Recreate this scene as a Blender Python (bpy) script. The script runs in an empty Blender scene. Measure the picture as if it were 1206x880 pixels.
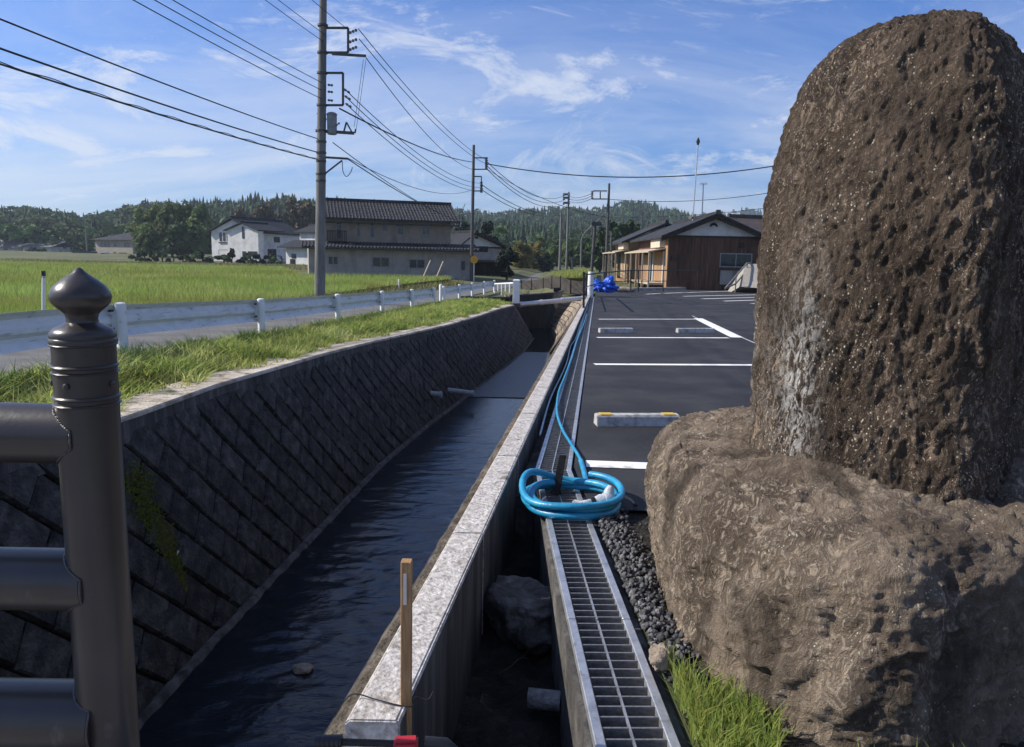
import bpy, bmesh, math, random
import numpy as np
from mathutils import Vector, Matrix
R = math.radians
random.seed(7)
rng = np.random.default_rng(7)
sc = bpy.context.scene
COL = sc.collection

# ------------------------------------------------------------------ camera
CAM_H = 1.12; PITCH = R(8.6); ROLL = 0.02; FPX = 890.0
cd = bpy.data.cameras.new('camera'); cam = bpy.data.objects.new('camera', cd); COL.objects.link(cam)
cd.sensor_fit = 'HORIZONTAL'; cd.sensor_width = 36.0; cd.lens = 36.0 * FPX / 1206.0
cd.clip_start = 0.05; cd.clip_end = 6000
cam.matrix_world = Matrix.Translation((0, 0, CAM_H)) @ Matrix.Rotation(math.pi/2 - PITCH, 4, 'X') @ Matrix.Rotation(ROLL, 4, 'Z')
sc.camera = cam

# ------------------------------------------------------------------ sky and sun
SUN_AZ = R(-86.0)      # from +Y towards +X (so the sun stands to the left)
SUN_EL = R(37.0)
w = bpy.data.worlds.new('World'); sc.world = w; w.use_nodes = True
wt = w.node_tree; wt.nodes.clear()
def WN(t, **kw):
    n = wt.nodes.new(t)
    for k, v in kw.items(): setattr(n, k, v)
    return n
def WM(op, a, b=None, clamp=False):
    n = WN('ShaderNodeMath', operation=op); n.use_clamp = clamp
    for i, q in enumerate((a, b)):
        if q is None: continue
        if isinstance(q, (int, float)): n.inputs[i].default_value = q
        else: wt.links.new(q, n.inputs[i])
    return n.outputs[0]
sky = WN('ShaderNodeTexSky', sky_type='NISHITA'); sky.sun_disc = False
sky.sun_elevation = SUN_EL; sky.sun_rotation = SUN_AZ
sky.altitude = 50; sky.air_density = 1.15; sky.dust_density = 0.6; sky.ozone_density = 2.2
tc = WN('ShaderNodeTexCoord'); sx = WN('ShaderNodeSeparateXYZ'); wt.links.new(tc.outputs['Generated'], sx.inputs[0])
zz = WM('ADD', WM('MAXIMUM', sx.outputs[2], 0.0), 0.42)
cx = WN('ShaderNodeCombineXYZ'); wt.links.new(WM('DIVIDE', sx.outputs[0], zz), cx.inputs[0]); wt.links.new(WM('DIVIDE', sx.outputs[1], zz), cx.inputs[1])
def cloud(rot, scl, nscale, detail, dist, lo, hi, off=(0, 0, 0), rough=0.6):
    mp = WN('ShaderNodeMapping'); mp.inputs['Rotation'].default_value = (0, 0, R(rot)); mp.inputs['Scale'].default_value = scl; mp.inputs['Location'].default_value = off
    wt.links.new(cx.outputs[0], mp.inputs[0])
    n = WN('ShaderNodeTexNoise'); n.inputs['Scale'].default_value = nscale; n.inputs['Detail'].default_value = detail
    n.inputs['Roughness'].default_value = rough; n.inputs['Distortion'].default_value = dist
    wt.links.new(mp.outputs[0], n.inputs['Vector'])
    mr = WN('ShaderNodeMapRange', interpolation_type='SMOOTHSTEP'); mr.inputs[1].default_value = lo; mr.inputs[2].default_value = hi
    wt.links.new(n.outputs[0], mr.inputs[0]); return mr.outputs[0]
c_streak = cloud(38, (0.7, 2.6, 1), 1.9, 14, 1.3, 0.49, 0.74, (3.1, 1.7, 0), 0.72)
c_puff = cloud(12, (1.0, 1.25, 1), 2.1, 14, 1.0, 0.485, 0.67, (3.3, 7.7, 0), 0.70)
c_puff2 = cloud(12, (1.0, 1.25, 1), 2.1, 14, 1.0, 0.485, 0.67, (0.7, 2.9, 0), 0.70)
c_veil = cloud(-8, (0.6, 1.6, 1), 1.3, 12, 0.8, 0.32, 0.68, (1.3, 4.4, 0), 0.68)
low = WN('ShaderNodeMapRange'); low.inputs[1].default_value = 0.34; low.inputs[2].default_value = 0.06
wt.links.new(sx.outputs[2], low.inputs[0])
cov = WM('MAXIMUM', WM('MULTIPLY', c_streak, 0.42), WM('MULTIPLY', WM('MAXIMUM', c_puff, c_puff2), 0.85))
cov = WM('MAXIMUM', cov, WM('MULTIPLY', WM('MULTIPLY', c_veil, low.outputs[0]), 0.9), clamp=True)
mx = WN('ShaderNodeMix', data_type='RGBA'); wt.links.new(cov, mx.inputs[0]); 
tint = WN('ShaderNodeMix', data_type='RGBA', blend_type='MULTIPLY'); tint.inputs[0].default_value = 1.0; tint.inputs[7].default_value = (0.43, 0.76, 1.42, 1)   # deep clear blue
wt.links.new(sky.outputs[0], tint.inputs[6]); wt.links.new(tint.outputs[2], mx.inputs[6])
mx.inputs[7].default_value = (7.6, 8.1, 9.2, 1)
bg = WN('ShaderNodeBackground'); bg.inputs[1].default_value = 0.080
wt.links.new(mx.outputs[2], bg.inputs[0]); wo = WN('ShaderNodeOutputWorld'); wt.links.new(bg.outputs[0], wo.inputs[0])

sl = bpy.data.lights.new('sun', 'SUN'); so = bpy.data.objects.new('sun', sl); COL.objects.link(so)
sl.energy = 5.0; sl.angle = R(0.55); sl.color = (1.0, 0.93, 0.82)
SUNV = Vector((math.sin(SUN_AZ)*math.cos(SUN_EL), math.cos(SUN_AZ)*math.cos(SUN_EL), math.sin(SUN_EL)))
so.rotation_euler = SUNV.to_track_quat('Z', 'Y').to_euler()
vs = sc.view_settings; vs.view_transform = 'Standard'; vs.look = 'None'; vs.exposure = 0.35; vs.gamma = 1.0; vs.use_curve_mapping = False
sc.cycles.use_denoising = True; sc.cycles.max_bounces = 8; sc.cycles.volume_bounces = 0; sc.cycles.transparent_max_bounces = 8
sc.cycles.sample_clamp_indirect = 6.0

# ------------------------------------------------------------------ measuring: photo pixel -> point in the place
CAMP = np.array([0, 0, CAM_H])
def ray(u, v):
    x = (u-603)/FPX; y = -(v-440)/FPX
    c, s = math.cos(ROLL), math.sin(ROLL); x, y = c*x-s*y, s*x+c*y
    return np.array([x, math.cos(PITCH)+y*math.sin(PITCH), -math.sin(PITCH)+y*math.cos(PITCH)])
def atz(u, v, z): r = ray(u, v); return CAMP + r*(z-CAM_H)/r[2]
def aty(u, v, y): r = ray(u, v); return CAMP + r*y/r[1]
LS = 0.0124
def lotz(y): return -LS*y
def onlot(u, v, dz=0.0): r = ray(u, v); return CAMP + r*((CAM_H-dz)/(-r[2]-LS*r[1]))
def onwall(u, v, A, B):
    r = ray(u, v); d = np.array([B[0]-A[0], B[1]-A[1]]); L = np.hypot(*d); d = d/L
    n = np.array([-d[1], d[0]]); t = (n @ (np.array(A[:2])-CAMP[:2]))/(n @ r[:2]); p = CAMP + r*t
    return float((p[:2]-np.array(A[:2])) @ d), float(p[2])

# ------------------------------------------------------------------ materials
MATS = {}
def mat(name, cols, scale=4.0, rough=0.85, bump=0.0, bscale=None, detail=6, metal=0.0, spec=0.3, stretch=(1,1,1), distort=0.0, rand=0.0, tone=False, transl=0.0, coord='Object', bdist=0.02, nrough=0.6, streak=None):
    """two or more colours blended by noise, bump from finer noise"""
    m = bpy.data.materials.new(name); m.use_nodes = True; t = m.node_tree; N = t.nodes; L = t.links
    b = N['Principled BSDF']; b.inputs['Roughness'].default_value = rough; b.inputs['Metallic'].default_value = metal
    b.inputs['Specular IOR Level'].default_value = spec
    c = N.new('ShaderNodeTexCoord'); mp = N.new('ShaderNodeMapping'); mp.inputs['Scale'].default_value = stretch
    L.new(c.outputs[coord], mp.inputs[0])
    n = N.new('ShaderNodeTexNoise'); n.inputs['Scale'].default_value = scale; n.inputs['Detail'].default_value = detail
    n.inputs['Distortion'].default_value = distort; n.inputs['Roughness'].default_value = nrough
    L.new(mp.outputs[0], n.inputs['Vector'])
    r = N.new('ShaderNodeValToRGB')
    if not isinstance(cols[0][0], (tuple, list)) : cols = [(0.35 + 0.3*i/max(1, len(cols)-1), q) for i, q in enumerate(cols)]
    else: cols = [(q[1], q[0]) for q in cols]
    e = r.color_ramp.elements
    while len(e) < len(cols): e.new(0.5)
    while len(e) > len(cols): e.remove(e[-1])
    for i, (p, q) in enumerate(cols): e[i].position = p; e[i].color = (*q, 1)
    L.new(n.outputs[0], r.inputs[0]); out = r.outputs[0]
    if rand or tone:
        hv = N.new('ShaderNodeHueSaturation'); L.new(out, hv.inputs['Color']); out = hv.outputs[0]
        mr = N.new('ShaderNodeMapRange'); k = rand or 0.3; mr.inputs[3].default_value = 1-k; mr.inputs[4].default_value = 1+k
        mh = N.new('ShaderNodeMapRange'); mh.inputs[3].default_value = 0.5-0.03*bool(tone); mh.inputs[4].default_value = 0.5+0.03*bool(tone)
        if tone:
            a = N.new('ShaderNodeAttribute'); a.attribute_name = 'tone'; L.new(a.outputs['Fac'], mr.inputs[0]); L.new(a.outputs['Fac'], mh.inputs[0])
        else:
            a = N.new('ShaderNodeObjectInfo'); L.new(a.outputs['Random'], mr.inputs[0]); mh.inputs[0].default_value = 0.5
        L.new(mr.outputs[0], hv.inputs['Value']); L.new(mh.outputs[0], hv.inputs['Hue'])
    if streak:   # (colour, scale, stretch, lo, hi): stains of their own shape
        sc_, ss_, st_, lo_, hi_ = streak
        m2 = N.new('ShaderNodeMapping'); m2.inputs['Scale'].default_value = st_; L.new(c.outputs[coord], m2.inputs[0])
        n2 = N.new('ShaderNodeTexNoise'); n2.inputs['Scale'].default_value = ss_; n2.inputs['Detail'].default_value = 6; L.new(m2.outputs[0], n2.inputs['Vector'])
        r2 = N.new('ShaderNodeMapRange'); r2.inputs[1].default_value = lo_; r2.inputs[2].default_value = hi_; L.new(n2.outputs[0], r2.inputs[0])
        mm = N.new('ShaderNodeMix'); mm.data_type = 'RGBA'; L.new(r2.outputs[0], mm.inputs[0]); L.new(out, mm.inputs[6]); mm.inputs[7].default_value = (*sc_, 1); out = mm.outputs[2]
    L.new(out, b.inputs['Base Color'])
    if bump:
        nb = N.new('ShaderNodeTexNoise'); nb.inputs['Scale'].default_value = bscale or scale*6; nb.inputs['Detail'].default_value = 6
        L.new(mp.outputs[0], nb.inputs['Vector'])
        bp = N.new('ShaderNodeBump'); bp.inputs['Strength'].default_value = bump; bp.inputs['Distance'].default_value = bdist
        L.new(nb.outputs[0], bp.inputs['Height']); L.new(bp.outputs[0], b.inputs['Normal'])
    if transl:
        tr = N.new('ShaderNodeBsdfTranslucent'); L.new(out, tr.inputs[0]); ms = N.new('ShaderNodeMixShader'); ms.inputs[0].default_value = transl
        L.new(b.outputs[0], ms.inputs[1]); L.new(tr.outputs[0], ms.inputs[2]); L.new(ms.outputs[0], N['Material Output'].inputs[0])
    MATS[name] = m; return m

mat('asphalt_lot', [(0.017, 0.017, 0.019), (0.027, 0.027, 0.029), (0.045, 0.044, 0.044)], 1.3, 0.75, 0.8, 190, detail=12, bdist=0.008, spec=0.3, streak=((0.085, 0.084, 0.082), 110, (1, 1, 1), .58, .74))
mat('asphalt_road', [(0.10, 0.098, 0.098), (0.13, 0.128, 0.125), (0.16, 0.155, 0.15)], 1.2, 0.9, 0.3, 150, detail=10, bdist=0.006)
mat('paint_white', [((0.42, 0.42, 0.41), 0.28), ((0.78, 0.78, 0.76), 0.42), ((0.82, 0.82, 0.8), 0.7)], 9, 0.7, 0.3, 200, detail=9, bdist=0.004)
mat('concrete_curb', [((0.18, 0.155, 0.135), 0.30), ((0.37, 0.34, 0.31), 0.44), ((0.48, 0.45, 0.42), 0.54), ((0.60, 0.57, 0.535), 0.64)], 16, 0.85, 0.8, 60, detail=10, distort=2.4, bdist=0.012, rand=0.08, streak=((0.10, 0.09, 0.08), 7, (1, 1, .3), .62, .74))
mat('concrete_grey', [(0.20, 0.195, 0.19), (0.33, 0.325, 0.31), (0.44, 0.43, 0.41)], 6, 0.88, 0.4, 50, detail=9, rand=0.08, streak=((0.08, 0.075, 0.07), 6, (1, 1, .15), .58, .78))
mat('concrete_shade_stain', [(0.035, 0.033, 0.032), (0.065, 0.062, 0.06), (0.12, 0.115, 0.11)], 9, 0.9, 0.5, 45, detail=9, stretch=(1, 1, .15), streak=((0.17, 0.16, 0.15), 11, (1, 1, .08), .60, .76))  # shade of upright faces painted into the dark base; pale streaks are stain
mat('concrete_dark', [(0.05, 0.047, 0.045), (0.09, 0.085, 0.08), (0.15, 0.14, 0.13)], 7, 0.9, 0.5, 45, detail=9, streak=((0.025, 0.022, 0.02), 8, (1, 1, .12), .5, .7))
mat('concrete_coping', [((0.20, 0.165, 0.12), 0.34), ((0.42, 0.36, 0.28), 0.46), ((0.58, 0.51, 0.42), 0.6)], 5, 0.9, 0.7, 40, detail=9, rand=0.1, distort=0.6, streak=((0.06, 0.07, 0.03), 3, (1, 1, 1), .6, .7))
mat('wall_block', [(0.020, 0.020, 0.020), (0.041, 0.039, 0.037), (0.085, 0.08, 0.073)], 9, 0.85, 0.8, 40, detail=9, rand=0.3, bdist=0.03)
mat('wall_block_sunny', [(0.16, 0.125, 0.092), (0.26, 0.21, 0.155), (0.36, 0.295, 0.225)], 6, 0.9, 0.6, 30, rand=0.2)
mat('wall_shade_black', [(0.012, 0.012, 0.012), (0.022, 0.021, 0.02), (0.035, 0.033, 0.03)], 5, 0.8, 0.4, 30, stretch=(1, 1, .15))  # near-black stands for the wall's shade, put into its colour
mat('mortar_dark', [(0.018, 0.017, 0.016), (0.035, 0.033, 0.03)], 8, 0.95, 0.5, 40)
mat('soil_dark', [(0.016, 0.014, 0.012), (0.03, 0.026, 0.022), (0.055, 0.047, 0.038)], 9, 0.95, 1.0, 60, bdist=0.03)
mat('soil_ledge', [((0.06, 0.048, 0.034), 0.35), ((0.13, 0.105, 0.075), 0.5), ((0.22, 0.185, 0.14), 0.66)], 12, 0.95, 0.9, 70, detail=10, bdist=0.02)
mat('field_soil', [(0.09, 0.10, 0.03), (0.13, 0.13, 0.05), (0.17, 0.15, 0.08)], 0.6, 0.95, 0.4, 20)
mat('terrain', [(0.06, 0.075, 0.025), (0.09, 0.10, 0.035), (0.14, 0.13, 0.06)], 0.15, 0.95, 0.3, 9)
mat('hill_floor', [(0.018, 0.03, 0.014), (0.03, 0.045, 0.02)], 0.05, 1.0)
mat('rice', [(0.205, 0.285, 0.055), (0.27, 0.34, 0.08), (0.34, 0.375, 0.12)], 0.25, 0.6, tone=True, transl=0.5, spec=0.25)
mat('grass', [(0.22, 0.275, 0.062), (0.32, 0.36, 0.09), (0.46, 0.45, 0.18)], 0.9, 0.6, tone=True, transl=0.55, spec=0.25)
mat('grass_dry', [(0.15, 0.16, 0.05), (0.22, 0.21, 0.08), (0.30, 0.27, 0.13)], 0.3, 0.7, tone=True, transl=0.3)
mat('leaf_conifer', [(0.026, 0.046, 0.026), (0.044, 0.070, 0.034)], 0.05, 0.8, tone=True, rand=0.45, transl=0.12, spec=0.15)
mat('leaf_broad', [(0.05, 0.078, 0.028), (0.085, 0.118, 0.04)], 0.05, 0.75, tone=True, rand=0.5, transl=0.2, spec=0.2)
mat('leaf_bamboo', [(0.095, 0.135, 0.04), (0.155, 0.19, 0.065)], 0.25, 0.7, tone=True, rand=0.4, transl=0.4, spec=0.2)
mat('leaf_brown', [(0.06, 0.05, 0.027), (0.095, 0.075, 0.04)], 0.25, 0.8, tone=True, rand=0.4, transl=0.15)
mat('leaf_yellow', [(0.16, 0.14, 0.035), (0.23, 0.19, 0.05)], 0.25, 0.75, tone=True, rand=0.45, transl=0.3)
mat('leaf_dark', [(0.012, 0.022, 0.012), (0.022, 0.036, 0.018)], 0.5, 0.8, tone=True, rand=0.4, transl=0.1)
mat('bark', [(0.05, 0.04, 0.03), (0.10, 0.08, 0.06)], 8, 0.9, 0.6, 30)
mat('galvanised', [(0.40, 0.41, 0.42), (0.52, 0.53, 0.54), (0.60, 0.61, 0.62)], 14, 0.42, 0.15, 80, metal=0.75, spec=0.5, rand=0.06, streak=((0.16, 0.12, 0.09), 12, (1, 1, 1), .62, .74))
mat('grate_bar', [(0.18, 0.18, 0.18), (0.30, 0.30, 0.30)], 30, 0.5, 0.2, 90, metal=0.6)
mat('rail_paint', [((0.22, 0.19, 0.17), 0.27), ((0.62, 0.64, 0.66), 0.36), ((0.72, 0.73, 0.74), 0.6)], 5, 0.5, 0.1, 40, detail=9, stretch=(1, 1, 2), streak=((0.20, 0.15, 0.12), 6, (3, .25, 4), .60, .74))
mat('post_white', [((0.34, 0.30, 0.27), 0.28), ((0.72, 0.72, 0.71), 0.36), ((0.78, 0.78, 0.77), 0.6)], 6, 0.5, 0.1, 40, detail=8)
mat('bronze_paint', [(0.034, 0.028, 0.026), (0.040, 0.033, 0.030), (0.048, 0.040, 0.036)], 5, 0.33, 0.10, 90, metal=0.0, spec=0.5, bdist=0.004, streak=((0.12, 0.105, 0.095), 18, (1, 1, .5), .66, .78))
mat('weld', [(0.045, 0.038, 0.035), (0.065, 0.055, 0.05)], 40, 0.28, 0.5, 120, spec=0.6)
mat('wood_stake', [(0.30, 0.17, 0.075), (0.38, 0.22, 0.10), (0.44, 0.27, 0.13)], 30, 0.75, 0.3, 120, stretch=(6, 6, 0.5), spec=0.2)
mat('red_plastic', [(0.35, 0.02, 0.03), (0.45, 0.03, 0.04)], 10, 0.4)
mat('black_plastic', [(0.012, 0.012, 0.014), (0.02, 0.02, 0.022)], 10, 0.42, spec=0.5)
mat('black_metal', [(0.012, 0.011, 0.011), (0.03, 0.027, 0.025)], 20, 0.5, 0.2, 80)
mat('hose_blue', [(0.008, 0.19, 0.36), (0.015, 0.25, 0.44), (0.03, 0.31, 0.50)], 8, 0.38, 0.15, 60, spec=0.5)
mat('fitting_grey', [(0.38, 0.40, 0.43), (0.55, 0.57, 0.60)], 30, 0.45, 0.2, 80)
mat('rope_pale', [(0.30, 0.38, 0.44), (0.45, 0.52, 0.58)], 20, 0.6)
mat('pipe_grey', [(0.14, 0.14, 0.14), (0.27, 0.27, 0.265), (0.36, 0.36, 0.35)], 22, 0.8, 0.6, 80)
mat('rock_pit', [(0.05, 0.048, 0.046), (0.10, 0.096, 0.09), (0.17, 0.165, 0.155)], 8, 0.85, 0.9, 40, distort=1.5)
mat('rock_beige', [(0.20, 0.16, 0.12), (0.34, 0.28, 0.22)], 20, 0.9, 0.6, 80)
mat('gravel', [(0.045, 0.045, 0.048), (0.09, 0.09, 0.094), (0.19, 0.19, 0.195)], 25, 0.85, 0.5, 100, tone=True, rand=0.5)
mat('moss', [(0.05, 0.06, 0.006), (0.10, 0.115, 0.012), (0.16, 0.165, 0.02)], 30, 0.9, 0.6, 120, tone=True)
mat('litter', [(0.55, 0.55, 0.53), (0.7, 0.7, 0.68)], 10, 0.7)
mat('pvc_grey', [(0.24, 0.25, 0.26), (0.36, 0.37, 0.38)], 10, 0.5)
mat('tarp_blue', [(0.008, 0.06, 0.42), (0.012, 0.10, 0.60)], 6, 0.42, 0.3, 25)
mat('stop_concrete', [((0.22, 0.215, 0.205), 0.33), ((0.40, 0.395, 0.38), 0.48), ((0.50, 0.49, 0.475), 0.64)], 16, 0.85, 0.4, 90, detail=9)
mat('paint_yellow', [(0.50, 0.32, 0.04), (0.62, 0.42, 0.06)], 20, 0.6)
mat('pole_concrete', [(0.12, 0.117, 0.112), (0.165, 0.16, 0.154), (0.21, 0.205, 0.195)], 5, 0.85, 0.3, 40, stretch=(1, 1, .2))
mat('pole_steel', [(0.06, 0.058, 0.056), (0.11, 0.105, 0.10)], 8, 0.6, metal=0.2)
mat('wire_black', [(0.010, 0.010, 0.011), (0.018, 0.018, 0.018)], 1, 0.6)
mat('porcelain', [(0.10, 0.10, 0.105), (0.2, 0.2, 0.2)], 5, 0.3)
mat('transformer_grey', [(0.17, 0.18, 0.185), (0.25, 0.26, 0.265)], 6, 0.5, metal=0.1)
mat('plaster_tan', [(0.215, 0.178, 0.142), (0.26, 0.218, 0.176), (0.30, 0.25, 0.205)], 1.2, 0.9, 0.2, 30, streak=((0.13, 0.105, 0.085), 1.1, (1, 1, .2), .58, .8))
mat('plaster_grey', [(0.27, 0.245, 0.22), (0.32, 0.295, 0.265), (0.36, 0.33, 0.30)], 1.2, 0.9, 0.2, 30, streak=((0.15, 0.13, 0.115), 1.3, (1, 1, .15), .58, .8))
mat('plaster_white', [(0.50, 0.495, 0.48), (0.60, 0.595, 0.58), (0.66, 0.655, 0.64)], 1, 0.9, 0.15, 20, streak=((0.32, 0.30, 0.28), 1.5, (1, 1, .15), .6, .85))
mat('plaster_far', [(0.27, 0.24, 0.20), (0.33, 0.29, 0.25)], 1, 0.9)
mat('siding_brown', [(0.068, 0.034, 0.021), (0.095, 0.048, 0.03), (0.125, 0.066, 0.042)], 3, 0.8, 0.3, 40, stretch=(3, 3, .3), rand=0.22)
mat('wood_lit', [(0.26, 0.155, 0.08), (0.34, 0.205, 0.11), (0.42, 0.27, 0.15)], 4, 0.75, 0.2, 40, stretch=(4, 4, .4), rand=0.15)
mat('wood_pale', [(0.42, 0.34, 0.25), (0.52, 0.43, 0.32)], 4, 0.75, stretch=(4, 4, .4))
mat('wood_dark', [(0.03, 0.02, 0.014), (0.05, 0.034, 0.024)], 6, 0.8)
mat('roof_tile', [(0.018, 0.018, 0.020), (0.032, 0.032, 0.034), (0.05, 0.05, 0.052)], 3, 0.7, 0.2, 20, spec=0.25, rand=0.12)
mat('roof_dark', [(0.015, 0.016, 0.019), (0.028, 0.029, 0.033)], 2, 0.75, 0.2, 15, spec=0.2)
mat('roof_grey', [(0.10, 0.10, 0.105), (0.15, 0.15, 0.155)], 2, 0.7)
mat('roof_brown', [(0.06, 0.045, 0.04), (0.09, 0.07, 0.06)], 2, 0.7)
mat('glass_dark', [(0.008, 0.012, 0.018), (0.02, 0.026, 0.034)], 1.5, 0.12, spec=0.6)
mat('frame_alu', [(0.20, 0.20, 0.20), (0.28, 0.28, 0.28)], 5, 0.5, metal=0.3)
mat('frame_dark', [(0.03, 0.027, 0.025), (0.05, 0.045, 0.04)], 5, 0.6)
mat('shutter_white', [(0.52, 0.51, 0.48), (0.64, 0.63, 0.60)], 4, 0.6, stretch=(1, 1, 8))
mat('awning_cream', [(0.52, 0.46, 0.36), (0.64, 0.57, 0.46)], 3, 0.6)
mat('ramp_concrete', [(0.26, 0.24, 0.20), (0.36, 0.33, 0.28)], 3, 0.9, 0.3, 20, stretch=(4, 1, .5))
mat('sign_yellow', [(0.60, 0.30, 0.02), (0.68, 0.36, 0.03)], 4, 0.5)
mat('net_black', [(0.035, 0.03, 0.026), (0.065, 0.056, 0.048)], 3, 0.8, 0.4, 30)
mat('car_white', [(0.65, 0.65, 0.64), (0.7, 0.7, 0.69)], 2, 0.25, spec=0.5)
mat('car_dark', [(0.02, 0.022, 0.026), (0.03, 0.032, 0.036)], 2, 0.25, spec=0.5)
mat('rubber', [(0.012, 0.012, 0.012), (0.02, 0.02, 0.02)], 5, 0.8)
mat('silver_thin', [(0.45, 0.46, 0.48), (0.6, 0.6, 0.62)], 10, 0.4, metal=0.6)

# monument stone: dark brown weathered rock, pale chips, runs of white
def stone_mat(name, dark, mid, tan, speck, white_at=None, dots=1.0, curl=1.0):
    m = bpy.data.materials.new(name); m.use_nodes = True; t = m.node_tree; N = t.nodes; L = t.links
    b = N['Principled BSDF']; b.inputs['Roughness'].default_value = 0.88; b.inputs['Specular IOR Level'].default_value = 0.25
    c = N.new('ShaderNodeTexCoord')
    def noise(scale, det=8, dist=0.0, st=(1,1,1), rough=0.6):
        mp = N.new('ShaderNodeMapping'); mp.inputs['Scale'].default_value = st; L.new(c.outputs['Object'], mp.inputs[0])
        n = N.new('ShaderNodeTexNoise'); n.inputs['Scale'].default_value = scale; n.inputs['Detail'].default_value = det
        n.inputs['Distortion'].default_value = dist; n.inputs['Roughness'].default_value = rough; L.new(mp.outputs[0], n.inputs['Vector']); return n.outputs[0]
    def rng_(x, lo, hi, a=0., bb=1.):
        r = N.new('ShaderNodeMapRange'); r.interpolation_type = 'SMOOTHSTEP'; r.inputs[1].default_value = lo; r.inputs[2].default_value = hi; r.inputs[3].default_value = a; r.inputs[4].default_value = bb
        L.new(x, r.inputs[0]); return r.outputs[0]
    def mixc(f, a, col):
        q = N.new('ShaderNodeMix'); q.data_type = 'RGBA'; L.new(f, q.inputs[0])
        if isinstance(a, tuple): q.inputs[6].default_value = (*a, 1)
        else: L.new(a, q.inputs[6])
        q.inputs[7].default_value = (*col, 1); return q.outputs[2]
    def mul(a, bb):
        q = N.new('ShaderNodeMath'); q.operation = 'MULTIPLY'; L.new(a, q.inputs[0])
        if isinstance(bb, (int, float)): q.inputs[1].default_value = bb
        else: L.new(bb, q.inputs[1])
        return q.outputs[0]
    col = mixc(rng_(noise(4, 9, 0.6, (1, 1, .5)), .36, .64), dark, mid)
    patch = rng_(noise(2.4, 6, 0.5, (1, 1, .45)), .38, .62)
    chips = rng_(noise(30, 10, 2.0, (1, 1, .5), .70), .50, .60)
    col = mixc(mul(chips, rng_(patch, 0, 1, .22, .9)), col, tan)
    curls = rng_(noise(62, 6, 3.5, (1, 1, .55), .6), .60, .66)
    col = mixc(mul(curls, rng_(patch, 0, 1, .35*curl, 1.0*curl)), col, speck)
    vo = N.new('ShaderNodeTexVoronoi'); vo.inputs['Scale'].default_value = 92; vo.inputs['Randomness'].default_value = 1.0
    wv = N.new('ShaderNodeMapping'); wv.inputs['Scale'].default_value = (1, 1, .7); L.new(c.outputs['Object'], wv.inputs[0]); L.new(wv.outputs[0], vo.inputs['Vector'])
    col = mixc(mul(rng_(vo.outputs['Distance'], .22+.10*dots, .12+.04*dots), rng_(noise(7, 5), .58-.12*dots, .64-.12*dots)), col, tuple(min(.8, q*1.2) for q in speck))
    col = mixc(mul(rng_(noise(3.4, 9, 1.2, (1, 1, .4)), .52, .70), .85), col, tuple(q*0.45 for q in dark))
    if white_at:
        # one long pale run down the left of the face (a stain with its own place on the stone)
        x0, y0, z0, sx_, sz_ = white_at
        sp = N.new('ShaderNodeSeparateXYZ'); L.new(c.outputs['Object'], sp.inputs[0])
        def gauss(src, c0, s):
            a = N.new('ShaderNodeMath'); a.operation = 'SUBTRACT'; L.new(src, a.inputs[0]); a.inputs[1].default_value = c0
            d = N.new('ShaderNodeMath'); d.operation = 'DIVIDE'; L.new(a.outputs[0], d.inputs[0]); d.inputs[1].default_value = s
            p = N.new('ShaderNodeMath'); p.operation = 'MULTIPLY'; L.new(d.outputs[0], p.inputs[0]); L.new(d.outputs[0], p.inputs[1])
            e = N.new('ShaderNodeMath'); e.operation = 'MULTIPLY'; L.new(p.outputs[0], e.inputs[0]); e.inputs[1].default_value = -1
            g = N.new('ShaderNodeMath'); g.operation = 'EXPONENT'; L.new(e.outputs[0], g.inputs[0]); return g.outputs[0]
        f = mul(mul(gauss(sp.outputs[0], x0, sx_), gauss(sp.outputs[2], z0, sz_)), rng_(noise(34, 9, 2.2, (1, 1, .4)), .44, .58))
        col = mixc(f, col, (0.72, 0.69, 0.64))
    L.new(col, b.inputs['Base Color'])
    n1 = noise(30, 10, 2.0, (1, 1, .5), .70); n2 = noise(120, 6, 1.2)
    a = N.new('ShaderNodeMath'); a.operation = 'MULTIPLY_ADD'; L.new(n2, a.inputs[0]); a.inputs[1].default_value = 0.3; L.new(n1, a.inputs[2])
    bp = N.new('ShaderNodeBump'); bp.inputs['Strength'].default_value = 1.0; bp.inputs['Distance'].default_value = 0.045
    L.new(a.outputs[0], bp.inputs['Height']); L.new(bp.outputs[0], b.inputs['Normal'])
    MATS[name] = m
stone_mat('stone_monument', (0.062, 0.043, 0.030), (0.14, 0.102, 0.073), (0.44, 0.33, 0.235), (0.74, 0.62, 0.48), (-0.335, 0, 0.24, 0.036, 0.32), 0.42, 1.25)
stone_mat('stone_base', (0.14, 0.105, 0.076), (0.335, 0.262, 0.193), (0.60, 0.485, 0.365), (0.76, 0.65, 0.51), None, 0.25, 0.5)

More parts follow.
